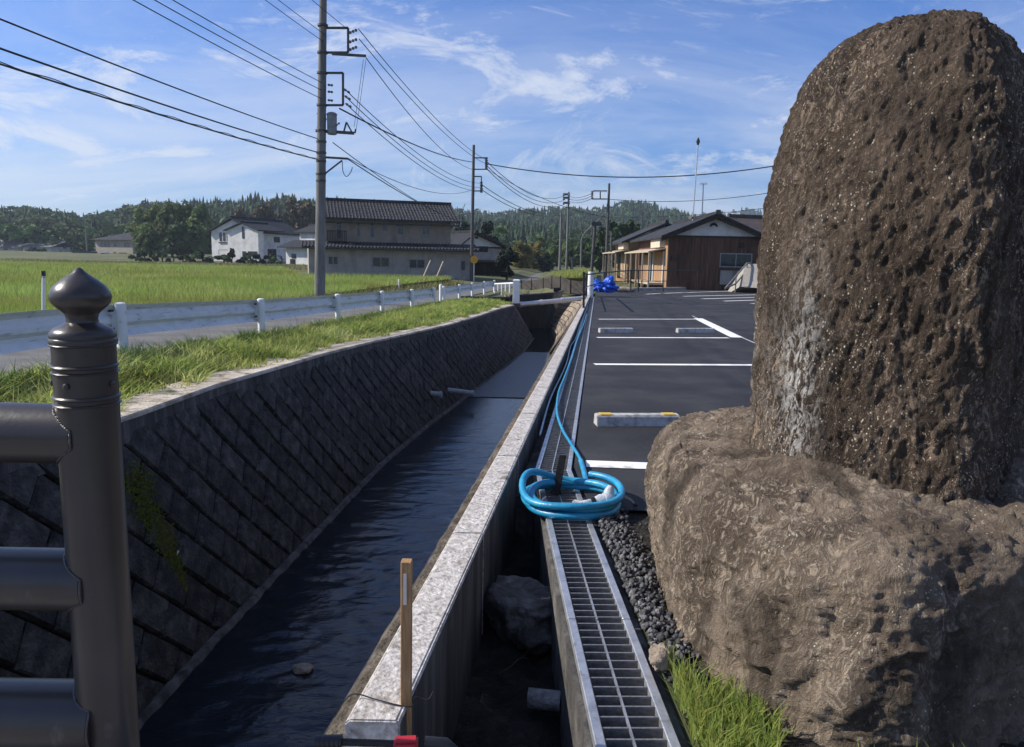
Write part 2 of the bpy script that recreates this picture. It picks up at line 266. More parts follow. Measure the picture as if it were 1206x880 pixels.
# stream water
def water_mat(name, rough, bumps, base=(0.006, 0.009, 0.011)):
    m = bpy.data.materials.new(name); m.use_nodes = True; t = m.node_tree; N = t.nodes; L = t.links
    b = N['Principled BSDF']; b.inputs['Base Color'].default_value = (*base, 1); b.inputs['Roughness'].default_value = rough
    b.inputs['IOR'].default_value = 1.33; b.inputs['Specular IOR Level'].default_value = 0.6
    c = N.new('ShaderNodeTexCoord'); prev = None
    for sc_, st, dist, dst, s in bumps:
        mp = N.new('ShaderNodeMapping'); mp.inputs['Scale'].default_value = st; mp.inputs['Rotation'].default_value = (0, 0, R(-8)); L.new(c.outputs['Object'], mp.inputs[0])
        n = N.new('ShaderNodeTexNoise'); n.inputs['Scale'].default_value = sc_; n.inputs['Detail'].default_value = 5; n.inputs['Distortion'].default_value = dst; L.new(mp.outputs[0], n.inputs['Vector'])
        bp = N.new('ShaderNodeBump'); bp.inputs['Strength'].default_value = s; bp.inputs['Distance'].default_value = dist; L.new(n.outputs[0], bp.inputs['Height'])
        if prev: L.new(prev, bp.inputs['Normal'])
        prev = bp.outputs[0]
    L.new(prev, b.inputs['Normal']); MATS[name] = m
water_mat('water_ripple', 0.04, [(16, (1, 2.0, 1), 0.010, 0.8, 0.35)], (0.012, 0.015, 0.019))
water_mat('water_calm', 0.03, [(3.0, (1, 2.0, 1), 0.02, 0.4, 0.12), (14, (1, 2, 1), 0.01, 0.6, 0.12)])
water_mat('water_sheet', 0.22, [(2.0, (3.0, .5, 1), 0.05, 0.3, 0.4), (22, (1, 1.6, 1), 0.03, 1.0, 0.7)], (0.095, 0.10, 0.105))
# ------------------------------------------------------------------ building blocks
class MB:
    """collects boxes, bars, tubes and lathed shapes, linked as ONE mesh object"""
    def __init__(s): s.v = []; s.f = []
    def add(s, v, f):
        o = len(s.v); s.v += [tuple(map(float, q)) for q in v]; s.f += [tuple(i+o for i in q) for q in f]; return s
    def box(s, c, d, rz=0.0, rx=0.0, ry=0.0, taper=1.0):
        m = Matrix.Rotation(rz, 3, 'Z') @ Matrix.Rotation(ry, 3, 'Y') @ Matrix.Rotation(rx, 3, 'X'); c = Vector(c)
        v = []
        for z in (-1, 1):
            k = taper if z > 0 else 1
            for x, y in ((-1, -1), (1, -1), (1, 1), (-1, 1)): v.append(c + m @ Vector((x*d[0]/2*k, y*d[1]/2*k, z*d[2]/2)))
        return s.add(v, [(3,2,1,0), (4,5,6,7), (0,1,5,4), (1,2,6,5), (2,3,7,6), (3,0,4,7)])
    def bar(s, a, b, w, h, up=(0, 0, 1)):
        a, b = Vector(a), Vector(b); d = (b-a).normalized(); x = d.cross(Vector(up))
        if x.length < 1e-4: x = d.cross(Vector((0, 1, 0)))
        x.normalize(); y = x.cross(d)
        v = [p + x*i*w/2 + y*j*h/2 for p in (a, b) for i, j in ((-1, -1), (1, -1), (1, 1), (-1, 1))]
        return s.add(v, [(0,1,2,3), (7,6,5,4), (0,4,5,1), (1,5,6,2), (2,6,7,3), (3,7,4,0)])
    def tube(s, pts, r, n=8, cap=True, flat=None):
        pts = [Vector(p) for p in pts]; rr = r if isinstance(r, (list, tuple)) else [r]*len(pts); v = []; f = []; x = None
        for i, p in enumerate(pts):
            d = (pts[min(i+1, len(pts)-1)] - pts[max(i-1, 0)]).normalized()
            if x is None:
                x = d.cross(Vector((0, 0, 1)))
                if x.length < 1e-3: x = Vector((1, 0, 0))
            x = (x - d*x.dot(d)).normalized(); y = d.cross(x)
            for k in range(n):
                a = 2*math.pi*k/n; v.append(p + x*math.cos(a)*rr[i] + y*math.sin(a)*rr[i]*(flat or 1))
        for i in range(len(pts)-1):
            for k in range(n): f.append((i*n+k, i*n+(k+1) % n, (i+1)*n+(k+1) % n, (i+1)*n+k))
        if cap: f.append(tuple(range(n-1, -1, -1))); f.append(tuple((len(pts)-1)*n+k for k in range(n)))
        return s.add(v, f)
    def lathe(s, prof, c=(0, 0, 0), n=24):
        v = [(c[0]+r*math.cos(2*math.pi*k/n), c[1]+r*math.sin(2*math.pi*k/n), c[2]+z) for r, z in prof for k in range(n)]
        f = [(i*n+k, i*n+(k+1) % n, (i+1)*n+(k+1) % n, (i+1)*n+k) for i in range(len(prof)-1) for k in range(n)]
        f += [tuple(range(n-1, -1, -1)), tuple((len(prof)-1)*n+k for k in range(n))]
        return s.add(v, f)
    def prism(s, poly, h0, h1):       # poly: list of 3D points, swept by vectors h0 -> h1
        n = len(poly); h0, h1 = Vector(h0), Vector(h1)
        v = [Vector(p)+h0 for p in poly] + [Vector(p)+h1 for p in poly]
        return s.add(v, [tuple(range(n-1, -1, -1)), tuple(range(n, 2*n))] + [(i, (i+1) % n, n+(i+1) % n, n+i) for i in range(n)])
    def build(s, name, m, parent=None, smooth=False, bevel=0.0, seg=2):
        base = root_loc(parent)
        me = bpy.data.meshes.new(name); me.from_pydata([(q[0]-base[0], q[1]-base[1], q[2]-base[2]) for q in s.v], [], s.f); me.update()
        me.materials.append(MATS[m])
        bm = bmesh.new(); bm.from_mesh(me); bmesh.ops.recalc_face_normals(bm, faces=bm.faces)
        if bevel: bmesh.ops.bevel(bm, geom=bm.edges[:], offset=bevel, segments=seg, affect='EDGES', clamp_overlap=True)
        bm.to_mesh(me); bm.free()
        if smooth: smooth_mesh(me)
        return link(name, me, parent)
def smooth_mesh(me, ang=40):
    me.polygons.foreach_set('use_smooth', [True]*len(me.polygons))
    try: me.set_sharp_from_angle(angle=R(ang))
    except Exception: pass
def root_loc(p):
    l = Vector((0, 0, 0))
    while p is not None: l += p.location; p = p.parent
    return l
def link(name, me, parent=None):
    o = bpy.data.objects.new(name, me); COL.objects.link(o)
    if parent is not None: o.parent = parent
    return o
def tag(o, label=None, cat=None, group=None, kind=None):
    if label: o['label'] = label
    if cat: o['category'] = cat
    if group: o['group'] = group
    if kind: o['kind'] = kind
    return o
def thing(name, loc, label, cat, group=None):
    o = bpy.data.objects.new(name, None); COL.objects.link(o); o.location = tuple(map(float, loc)); o.empty_display_size = 0.2
    return tag(o, label, cat, group)
def share(name, me, parent, loc=(0, 0, 0), rz=0.0, rx=0.0):    # another object on the same mesh
    o = link(name, me, parent); o.location = Vector(loc) - (root_loc(parent) if parent else Vector((0, 0, 0))); o.rotation_euler = (rx, 0, rz); return o
def np_mesh(name, V, F, m, tone=None, parent=None, smooth=False):
    V = np.asarray(V, dtype=np.float32); F = np.asarray(F, dtype=np.int32); k = F.shape[1]
    base = root_loc(parent); V = V - np.array(base, dtype=np.float32)
    me = bpy.data.meshes.new(name); me.vertices.add(len(V)); me.vertices.foreach_set('co', V.ravel())
    me.loops.add(F.size); me.loops.foreach_set('vertex_index', F.ravel()); me.polygons.add(len(F))
    me.polygons.foreach_set('loop_start', np.arange(0, F.size, k, dtype=np.int32)); me.polygons.foreach_set('loop_total', np.full(len(F), k, dtype=np.int32))
    me.update(calc_edges=True); me.validate()
    if tone is not None:
        a = me.attributes.new('tone', 'FLOAT', 'POINT'); a.data.foreach_set('value', np.asarray(tone, dtype=np.float32))
    me.materials.append(MATS[m])
    if smooth: me.polygons.foreach_set('use_smooth', [True]*len(me.polygons))
    return link(name, me, parent)
# vectorised value noise
def _h(i, j, k, s):
    n = (i*374761393 + j*668265263 + k*2147483647 + s*974634777) & 0xffffffff
    n = ((n ^ (n >> 13))*1274126177) & 0xffffffff; n = (n ^ (n >> 16))
    return (n & 0xffff)/65535.0*2-1
def vnoise(P, s=0):
    P = np.asarray(P, dtype=np.float64); I = np.floor(P).astype(np.int64); f = P-I; u = f*f*f*(f*(f*6-15)+10)
    r = 0
    for a in (0, 1):
        for b in (0, 1):
            for c in (0, 1):
                wt_ = (u[:, 0] if a else 1-u[:, 0])*(u[:, 1] if b else 1-u[:, 1])*(u[:, 2] if c else 1-u[:, 2])
                r = r + wt_*_h(I[:, 0]+a, I[:, 1]+b, I[:, 2]+c, s)
    return r
def fbm(P, oct=4, s=0, gain=0.5):
    r = 0; a = 1.0; P = np.asarray(P, dtype=np.float64).copy()
    for o in range(oct): r = r + a*vnoise(P, s+o); P = P*2.03+17.1; a *= gain
    return r
def interp(pts, y):
    p = np.array(pts, dtype=float); return np.array([np.interp(y, p[:, 0], p[:, i]) for i in range(1, p.shape[1])]).T
def csmooth(pts, n=8):            # open Catmull-Rom
    p = [np.array(q, dtype=float) for q in pts]; out = []
    for i in range(len(p)-1):
        a, b, c, d = p[max(i-1, 0)], p[i], p[i+1], p[min(i+2, len(p)-1)]
        for k in range(n):
            t = k/n; out.append(0.5*((2*b)+(c-a)*t+(2*a-5*b+4*c-d)*t*t+(3*b-a-3*c+d)*t**3))
    out.append(p[-1]); return out

# ------------------------------------------------------------------ plan of the place: (y, x, z) along the stream
RAIL = [(-30, -5.6, 0.02), (0, -4.62, -0.0), (4.2, -4.44, -0.05), (8.2, -4.26, -0.112), (12.2, -4.07, -0.27), (16.2, -3.76, -0.37), (20.2, -3.50, -0.467), (24.2, -3.24, -0.572), (28.2, -2.83, -0.643), (34, -2.35, -0.72), (38, -2.0, -0.76), (42, -1.55, -0.80), (46, -1.1, -0.84), (60, 0.8, -0.9), (90, 5.5, -0.95), (130, 9, -0.6), (200, 12, 0.0)]
TOPL = [(-6, -3.5, -0.12), (2, -3.15, -0.14), (4.2, -2.98, -0.16), (5.43, -2.84, -0.17), (7.03, -2.79, -0.19), (8.54, -2.66, -0.23), (10.23, -2.58, -0.29), (12.69, -2.34, -0.38), (14.84, -1.99, -0.44), (17.5, -1.52, -0.50), (21.7, -1.05, -0.61), (26.7, -0.55, -0.72), (30.1, 0.0, -0.77)]
BASEL = [(-6, -2.62, -2.0), (2, -2.55, -2.0), (4.76, -2.47, -2.0), (7.42, -2.27, -2.0), (11.23, -1.96, -2.0), (14, -1.55, -2.0), (16.7, -1.09, -2.0), (22.3, -0.10, -2.0), (26, 0.45, -2.0), (31, 0.95, -2.0)]
WEND = 30.1
def railp(y): return interp(RAIL, y)
def topl(y): return interp(TOPL, y)
def basel(y): return interp(BASEL, y)
CURB0 = onlot(404, 849, 0.09); CURB1 = onlot(690, 351, 0.09)
CS = (CURB1[0]-CURB0[0])/(CURB1[1]-CURB0[1])
CURB_END = 33.5
def curbx(y): return CURB0[0] + CS*(y-CURB0[1])       # left edge of the kerb top
GB = 4.15                                              # the drain bends here
G0 = onlot(700.7, 880); G2 = onlot(642.7, 612)
GS1 = (G2[0]-G0[0])/(G2[1]-G0[1])
GX1 = G0[0] + GS1*(GB-G0[1]); GFAR = onlot(693.5, 352); GS2 = (GFAR[0]-GX1)/(GFAR[1]-GB); GW = 0.208
def gratex(y): return G0[0]+GS1*(y-G0[1]) if y < GB else GX1+GS2*(y-GB)
def ground_z(x, y):
    r = railp(y); zr = r[1]; rx = r[0]
    z = zr
    left = rx-3.9-x
    if left > 0:
        t = min(1, left/1.2); zf = -0.62 + 0.55*np.clip((y-85)/45., 0, 1) + 1.0*np.clip((y-130)/70., 0, 1)
        z = zr*(1-t)+zf*t
    if x > curbx(min(y, 40)): z = lotz(y) if y < 55 else max(lotz(55), lotz(55)+0.003*(y-55))
    return float(z)
YS = sorted(set([-150, -60, -20, -6, -2, 0] + [round(1+0.5*i, 2) for i in range(76)] + [40, 45, 50, 55, 60, 70, 80, 90, 110, 130, 150, 180, 220, 300, 450, 700, 1200, 1690]))
XOFF = [0, 0.6, 1.2, 2, 3, 3.9, 4.5, 5.2, 7, 10, 15, 22, 30, 40, 60, 90, 140, 220, 400, 800, 1380]
gv = []; gf = []
CANAL_END = 38.5
rows = []
for y in YS:
    row = []
    if y <= CANAL_END: xl = (topl(y)[0] if y <= WEND else np.interp(y, [WEND, 34, 38.5], [0.0, 0.6, 1.6])) - 0.34; xr = gratex(y)+GW+0.03 if y > -1 else 0.5
    else: xl = xr = max(2.0, 2.0+(y-38.5)*0.10) if y < 100 else 8.5
    for o in reversed(XOFF):
        x = xl-o; row.append(len(gv)); gv.append((x, y, ground_z(x, y)-0.02))
    l = len(row)
    for o in XOFF:
        x = xr+o; row.append(len(gv)); gv.append((x, y, ground_z(x+0.2, y)-0.03))
    rows.append((row, l))
for (a, l), (b, _) , y in zip(rows[:-1], rows[1:], YS[1:]):
    for i in range(len(a)-1):
        if i == l-1 and y <= CANAL_END: continue
        gf.append((a[i], a[i+1], b[i+1], b[i]))
gm = MB(); gm.add(gv, gf); tag(gm.build('ground', 'terrain'), kind='structure')

# road beside the field, then bending away towards the hills
def strip(name, pts_l, pts_r, m, dz, kind='structure', n=1):
    b = MB(); v = []; f = []
    for a, c in zip(pts_l, pts_r):
        for k in range(n+1): q = np.array(a)*(1-k/n)+np.array(c)*k/n; v.append((q[0], q[1], q[2]+dz))
    for i in range(len(pts_l)-1):
        for k in range(n): j = i*(n+1)+k; f.append((j, j+1, j+n+2, j+n+1))
    b.add(v, f); o = b.build(name, m); 
    if kind: tag(o, kind=kind)
    return o
ry = [-30, -10, 0, 4, 6, 8, 10, 12, 14, 16, 18, 20, 22, 24, 26, 28, 31, 34, 38, 42, 46, 52, 60, 70, 80, 90, 110, 130, 160, 200]
strip('road', [(railp(y)[0]-3.7, y, railp(y)[1]) for y in ry], [(railp(y)[0]-0.32, y, railp(y)[1]) for y in ry], 'asphalt_road', 0.012, n=6)
# parking lot
lv = []; ly = [3.42, 4.2] + [5+i*1.5 for i in range(30)]
strip('parking_lot', [(gratex(y)+GW+0.012, y, lotz(y)) for y in ly], [(26+0.1*y, y, lotz(y)) for y in ly], 'asphalt_lot', 0.006, n=12)
# painted bay lines
def line_on_lot(p, q, wid, name='painted_line'):
    a, b = onlot(*p, 0.01), onlot(*q, 0.01); d = (b-a)[:2]; d /= np.hypot(*d); n = np.array([-d[1], d[0], 0])*wid/2
    v = [(*(c[:2]+k*n[:2]), 0) for c, k in ((a, -1), (b, -1), (b, 1), (a, 1))]
    v = [(x, y, lotz(y)+0.0105) for x, y, z in v]
    b_ = MB(); b_.add(v, [(0, 1, 2, 3)]); return tag(b_.build(name, 'paint_white'), kind='structure')
for p, q, wd in [((690, 546), (800, 550), .15), ((700, 429), (905, 430), .14), ((703, 397.5), (858, 398), .13), ((705, 376), (824, 376), .13), ((822, 375), (868, 397.5), .22),
                 ((782, 345.5), (862, 342.8), .2), ((805, 349), (900, 347), .2), ((827, 352), (905, 350), .2), ((853, 354.7), (905, 353), .2), ((885, 357.5), (905, 357), .2), ((760, 346.5), (778, 345.8), .2)]:
    line_on_lot(p, q, wd)
line_on_lot((815, 372), (905, 411), .018)

# ------------------------------------------------------------------ stream bed water
wy = [-6, 0, 2, 4, 6, 8, 10, 12, 14, 16.6]
def wl(y): return basel(min(y, 31))[0]-0.12 + max(0, y-31)*0.0
def wr(y): return curbx(y)-0.1
gy_ = np.concatenate([np.linspace(-6, 3, 20), np.linspace(3.05, 16.9, 520)]); nx_ = 130; V = []
for y in gy_:
    a, b = wl(y), wr(y); V += [(a+(b-a)*k/(nx_-1), y, -2.0) for k in range(nx_)]
V = np.array(V); q = V*np.array([5.5, 10.0, 0]); amp = np.clip((15.0-V[:, 1])/8.0, 0.06, 1)*np.clip((V[:, 1]-2)/1.5, 0, 1)
V[:, 2] += amp*(0.011*fbm(q*np.array([.30, .42, 1])+fbm(q*.2, 2, 5)[:, None]*.8, 2, 201)+0.0038*fbm(q*1.0+fbm(q*.7, 2, 9)[:, None]*.6, 2, 211))
F = [(i*nx_+k, i*nx_+k+1, (i+1)*nx_+k+1, (i+1)*nx_+k) for i in range(len(gy_)-1) for k in range(nx_-1)]
tag(np_mesh('stream_water', V, F, 'water_ripple', smooth=True), kind='structure')
strip('weir_sheet', [(wl(y), y, -1.985) for y in (16.9, 19, 22, 25.5)], [(wr(y), y, -1.985) for y in (16.9, 19, 22, 25.5)], 'water_sheet', 0.0, n=2)
strip('upstream_water', [(wl(y), y, -1.97) for y in (25.5, 28, 31, 40)], [(wr(y), y, -1.97) for y in (25.5, 28, 31, 40)], 'water_calm', 0.0, n=2)
strip('stream_bed', [(wl(y)-1, y, -2.35) for y in (-6, 10, 25, 40)], [(wr(y)+1, y, -2.35) for y in (-6, 10, 25, 40)], 'soil_dark', 0)

# ------------------------------------------------------------------ left bank wall: rotated blocks in courses
wall = thing('retaining_wall', (-2.8, 6, -2), 'sloping dark block retaining wall on the left bank of the stream', 'wall')
yy = np.linspace(-4, WEND, 140)
T = np.array([[topl(y)[0], y, topl(y)[1]] for y in yy])
Bp = np.array([[basel(y)[0], y, -2.06] for y in yy])
seglen = np.concatenate([[0], np.cumsum(np.linalg.norm(np.diff((T+Bp)/2, axis=0), axis=1))])
SLANT = float(np.linalg.norm(T-Bp, axis=1)[int(140*.35)])
def wallpt(s, t, off=0.0):
    i = np.clip(np.searchsorted(seglen, s)-1, 0, len(seglen)-2); f = (s-seglen[i])/(seglen[i+1]-seglen[i])
    a = T[i]*(1-f)+T[i+1]*f; b = Bp[i]*(1-f)+Bp[i+1]*f; d = b-a; al = (T[i+1]+Bp[i+1]-T[i]-Bp[i])
    n = np.cross(d, al); n /= np.linalg.norm(n)
    if n[0] < 0: n = -n
    return a + d*(t/SLANT) + n*off
bk = MB(); nS = 140
for s in np.linspace(0, seglen[-1]-1e-3, nS):
    bk.v += [tuple(wallpt(s, 0.0, -0.03)), tuple(wallpt(s, SLANT, -0.03)), tuple(wallpt(s, 0.0, -0.5))]
for i in range(nS-1): bk.f += [(i*3, i*3+1, i*3+4, i*3+3), (i*3+2, i*3, i*3+3, i*3+5)]
bk.build('wall_backing', 'mortar_dark', wall)
def clip(poly, t0, t1, s0, s1):
    for ax, lim, sg in ((1, t0, 1), (1, t1, -1), (0, s0, 1), (0, s1, -1)):
        out = []
        for i in range(len(poly)):
            p, q = poly[i-1], poly[i]; a = (p[ax]-lim)*sg; b = (q[ax]-lim)*sg
            if (a >= 0) != (b >= 0): k = a/(a-b); out.append((p[0]+k*(q[0]-p[0]), p[1]+k*(q[1]-p[1])))
            if b >= 0: out.append(q)
        poly = out
        if len(poly) < 3: return []
    return poly
BW, BH, GAP = 0.42, 0.285, 0.010
e1 = np.array([0.7071, 0.7071]); e2 = np.array([-0.7071, 0.7071])
blocks = []
for r in range(-100, 20):
    for c in range(-70, 110):
        o = e1*(c*BW + (0.5*BW if r % 2 else 0)) + e2*(r*BH)
        if not (-0.6 < o[0] < seglen[-1]+0.6 and -0.6 < o[1] < SLANT+0.6): continue
        jit = [np.array([random.uniform(-.006, .006), random.uniform(-.006, .006)]) for _ in range(4)]
        q = [o + e1*GAP + e2*GAP + jit[0], o + e1*(BW-GAP) + e2*GAP + jit[1], o + e1*(BW-GAP) + e2*(BH-GAP) + jit[2], o + e1*GAP + e2*(BH-GAP) + jit[3]]
        p = clip([tuple(z) for z in q], 0.02, SLANT-0.01, 0.02, seglen[-1]-0.02)
        if len(p) < 3: continue
        ar = 0.5*abs(sum(p[i-1][0]*p[i][1]-p[i][0]*p[i-1][1] for i in range(len(p))))
        if ar > 0.004: blocks.append(p)
def block_geo(mb, p):
    n = len(p); cx_ = sum(q[0] for q in p)/n; cy_ = sum(q[1] for q in p)/n; dz = random.uniform(-0.004, 0.012); tl = random.uniform(-.03, .03), random.uniform(-.03, .03)
    k = 0.90
    ring0 = [wallpt(q[0], q[1], -0.03) for q in p]; ring1 = [wallpt(q[0], q[1], 0.004) for q in p]
    ring2 = [wallpt(cx_+(q[0]-cx_)*k, cy_+(q[1]-cy_)*k, 0.022+dz+tl[0]*(q[0]-cx_)+tl[1]*(q[1]-cy_)) for q in p]
    mb.add(ring0+ring1+ring2, [tuple(range(2*n, 3*n))] + [(i, (i+1) % n, n+(i+1) % n, n+i) for i in range(n)] + [(n+i, n+(i+1) % n, 2*n+(i+1) % n, 2*n+i) for i in range(n)])
def vis(p):
    c = wallpt(np.mean([q[0] for q in p]), np.mean([q[1] for q in p])); d = np.linalg.norm(c-CAMP)
    u = 603+FPX*c[0]/max(c[1], .1)
    return (d if c[1] > 3.2 and u > -60 else 1000+d)
blocks.sort(key=vis)
rest = MB()
for i, p in enumerate(blocks):
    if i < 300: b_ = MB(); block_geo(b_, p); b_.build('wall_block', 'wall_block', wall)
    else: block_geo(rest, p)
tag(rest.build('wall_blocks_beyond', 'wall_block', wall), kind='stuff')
# footing along the water line
fb = MB()
fp = [wallpt(s, SLANT-0.05, 0.03) for s in np.linspace(0.1, seglen[-1]-.1, 60)]
fb.tube([tuple(q) for q in fp], [0.05]*len(fp), 6); fb.build('footing', 'concrete_dark', wall)

# coping slabs on the wall
cop = thing('wall_coping', (-3, 6, -0.3), 'weathered tan concrete coping along the top of the left stream wall', 'coping')
ys = list(np.arange(-3, WEND-.5, 1.8)) + [WEND]
for a, b in zip(ys[:-1], ys[1:]):
    m_ = MB(); v = []
    for y in np.linspace(a+0.006, b-0.006, 5):
        x, z = topl(y); zt = z + 0.10
        v += [(x+0.035, y, zt-0.035), (x+0.035, y, zt-0.012), (x+0.02, y, zt), (x-0.36, y, zt+0.005), (x-0.36, y, z-0.2)]
    f = []
    for i in range(4):
        for k in range(4): f.append((i*5+k, i*5+k+1, i*5+5+k+1, i*5+5+k))
    f += [(0, 1, 2, 3, 4), (20, 24, 23, 22, 21)]
    m_.add(v, f); m_.build('coping_slab', 'concrete_coping', cop)
capm = MB(); v = []
cy_ = np.linspace(-3, WEND, 60)
for y in cy_: x, z = topl(y); v += [(x+0.012, y, z+0.066), (x+0.028, y, z+0.06), (x+0.034, y, z-0.10), (x-0.02, y, z-0.12), (x-.2, y, z)]
capm.add(v, [(i*5+k, i*5+k+1, i*5+6+k, i*5+5+k) for i in range(59) for k in range(4)]); capm.build('cap_beam', 'concrete_shade_stain', wall, True)
# the slope's end face under the white post
m_ = MB(); e0 = T[-1]; e1_ = Bp[-1]
m_.prism([(e0[0]+.02, e0[1], e0[2]+.1), (e1_[0]+.02, e1_[1], -2.1), (e1_[0]-2.0, e1_[1]+.3, -2.1), (e0[0]-1.4, e0[1]+.2, e0[2]+.1)], (0, 0.02, -.06), (0.05, 0.35, -.06)); m_.build('end_wall', 'concrete_dark', wall)
# drain outlets in the wall and the moss patch
for (u, v_), ln, nm in (((505, 463), 0.22, 'left'), ((527, 460), 0.55, 'right')):
    best = None
    for s in np.linspace(4, seglen[-1], 200):
        for t in np.linspace(0.4, SLANT, 40):
            q = wallpt(s, t); rr = ray(u, v_); k = (q-CAMP) @ rr/(rr @ rr); d = np.linalg.norm(CAMP+rr*k-q)/k
            if best is None or d < best[0]: best = (d, q, s, t)
    q = best[1]; o = thing('drain_pipe', q, 'short pale pipe stub poking out of the left stream wall' if nm == 'left' else 'longer grey pipe lying out from the left stream wall above the weir', 'pipe')
    e = q + np.array([0.97, -0.15, -0.08])*ln
    prof = MB(); prof.tube([q-np.array([.3, 0, 0]), q, e], 0.055, 14); prof.build('barrel', 'pvc_grey', o, True)
    prof = MB(); prof.tube([e-np.array([.97, -.15, -.08])*.02, e+np.array([.97, -.15, -.08])*.03], 0.066, 14); prof.build('collar', 'pvc_grey', o, True)
tg = atz(178, 640, -1.0)
def wallhit(u, v_):
    best = None; rr = ray(u, v_); S_ = np.linspace(2, seglen[-1]-.05, 260)
    for s in S_:
        for t in np.linspace(0.05, SLANT-.02, 40):
            q = wallpt(s, t); k = (q-CAMP) @ rr/(rr @ rr); d = np.linalg.norm(CAMP+rr*k-q)/k
            if best is None or d < best[0]: best = (d, s, t)
    return best[1], best[2]
# moss in a run below a weep hole
s0, t0 = wallhit(163, 600); s1, t1 = wallhit(212, 690)
n = 2600; k = rng.random(n); wd = 0.16*(1-k)**0.6+0.03
S = s0+(s1-s0)*k + rng.normal(0, 1, n)*wd*0.55; Tt = t0-0.25+(t1-t0+.25)*k + rng.normal(0, .04, n)
V = []; F = []; tn = []
for i in range(n):
    if not (0.1 < Tt[i] < SLANT-.05): continue
    c = wallpt(S[i], Tt[i], 0.02); r_ = random.uniform(.008, .022); nv = np.array([.8, -.1, .5])
    a = len(V); ang = random.random()*6.28; ax = np.array([math.sin(ang)*.3, math.cos(ang), .2*math.sin(ang)]); az = np.cross(nv, ax)
    V += [c-ax*r_, c+az*r_, c+ax*r_, c+nv*r_*1.3]; F += [(a, a+1, a+3), (a+1, a+2, a+3), (a+2, a, a+3)]; tn += [random.random()]*4
tag(np_mesh('moss', V, F, 'moss', tn), 'yellow green moss run on the dark block wall by the railing', 'moss', kind='stuff')

# ------------------------------------------------------------------ right bank: kerb wall, dirt ledge, pit, drain
rw = thing('kerb_wall', (curbx(1.6), 1.6, 0), 'long pale weathered concrete kerb along the right bank of the stream', 'kerb')
KW = 0.128; KH = 0.62
cy = CURB0[1]; L0 = 0.605; idx = 0
ysk = [cy]
while ysk[-1] < CURB_END: ysk.append(ysk[-1] + (1.25 if idx < 30 else 1.8)); idx += 1
for a, b in zip(ysk[:-1], ysk[1:]):
    m_ = MB(); g = 0.004; c = 0.011
    v = []
    for y in (a+g, b-g):
        x = curbx(y); z = lotz(y)+0.09
        v += [(x, y, z-KH), (x, y, z-c), (x+c, y, z), (x+KW-c*.6, y, z), (x+KW, y, z-c*.6), (x+KW, y, z-KH)]
    m_.add(v, [tuple(range(5, -1, -1)), tuple(range(6, 12))] + [(i, (i+1) % 6, 6+(i+1) % 6, 6+i) for i in range(6)])
    kb = m_.build('kerb_block', 'concrete_curb', rw, bevel=0.004, seg=2); kb.data.materials.append(MATS['concrete_shade_stain'])
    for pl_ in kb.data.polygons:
        if abs(pl_.normal.x) > .8 and pl_.area > .05: pl_.material_index = 1  # side faces take the darker colour that paints in their shade
# bank wall under the ledge, facing the stream
m_ = MB(); v = []; yb = list(np.arange(-5, 25.1, 1.0))
for y in yb:
    x = curbx(y)
    v += [(x+0.02, y, lotz(y)-0.045), (x-0.115, y, lotz(y)-0.07), (x-0.12, y, lotz(y)-0.2), (x-0.28, y, -2.1)]
m_.add(v, [(i*4+k, i*4+k+1, i*4+5+k, i*4+4+k) for i in range(len(yb)-1) for k in range(3)])
o = m_.build('bank_wall', 'concrete_dark'); tag(o, 'dark concrete stream wall under the right hand dirt ledge', 'wall')
# dirt on the ledge (lumpy)
ny, nx = 520, 14; V = []; 
for y in np.linspace(-3, 26, ny):
    for k in np.linspace(0, 1, nx):
        V.append((curbx(y)+0.004-0.118*k, y, lotz(y)-0.035-0.012*k))
V = np.array(V); kk = np.tile(np.linspace(0, 1, nx), ny)
V[:, 2] += fbm(V*np.array([14, 14, 14]), 4, 3)*0.010*np.sin(np.pi*np.clip(kk*.9+.1, 0, 1)) - 0.03*np.clip(kk-.85, 0, 1)/.15
V[:, 0] += (kk > .95)*fbm(V*6, 3, 9)*0.010
F = [(i*nx+k, i*nx+k+1, (i+1)*nx+k+1, (i+1)*nx+k) for i in range(ny-1) for k in range(nx-1)]
tag(np_mesh('dirt_ledge', V, F, 'soil_ledge', smooth=True), kind='structure')
# sunlit block wall where the stream bends (far right bank)
fw = thing('bank_block_wall', (2.6, 24, -2), 'sunlit tan block wall on the right bank near the pipe crossing', 'wall')
FT = [(curbx(24.8)-.02, 24.8), (curbx(26.5)-.02, 26.5), (curbx(28)-.03, 28), (curbx(29.5)-.06, 29.5), (2.92, 32.2), (2.86, 34.4), (2.55, 36.6), (1.95, 38.6), (1.0, 40.2), (-.4, 41.2)]
FT = np.array(csmooth(FT, 10)); FL = np.concatenate([[0], np.cumsum(np.hypot(*np.diff(FT, axis=0).T))])
FN = np.gradient(FT, axis=0); FN = np.stack([-FN[:, 1], FN[:, 0]], 1); FN /= np.hypot(FN[:, 0], FN[:, 1])[:, None]      # towards the stream
def fwall(s_, t_, off=0.0):
    x = np.interp(s_, FL, FT[:, 0]); y = np.interp(s_, FL, FT[:, 1]); nx_, ny_ = np.interp(s_, FL, FN[:, 0]), np.interp(s_, FL, FN[:, 1])
    zt = lotz(y)-.06 - .16*np.clip((s_-6)/6, 0, 1); k = 1.12*t_+off*.85
    return (x+nx_*k, y+ny_*k, zt+(-2.08-zt)*t_+off*.4)
bw_, rows_ = 0.50, 8
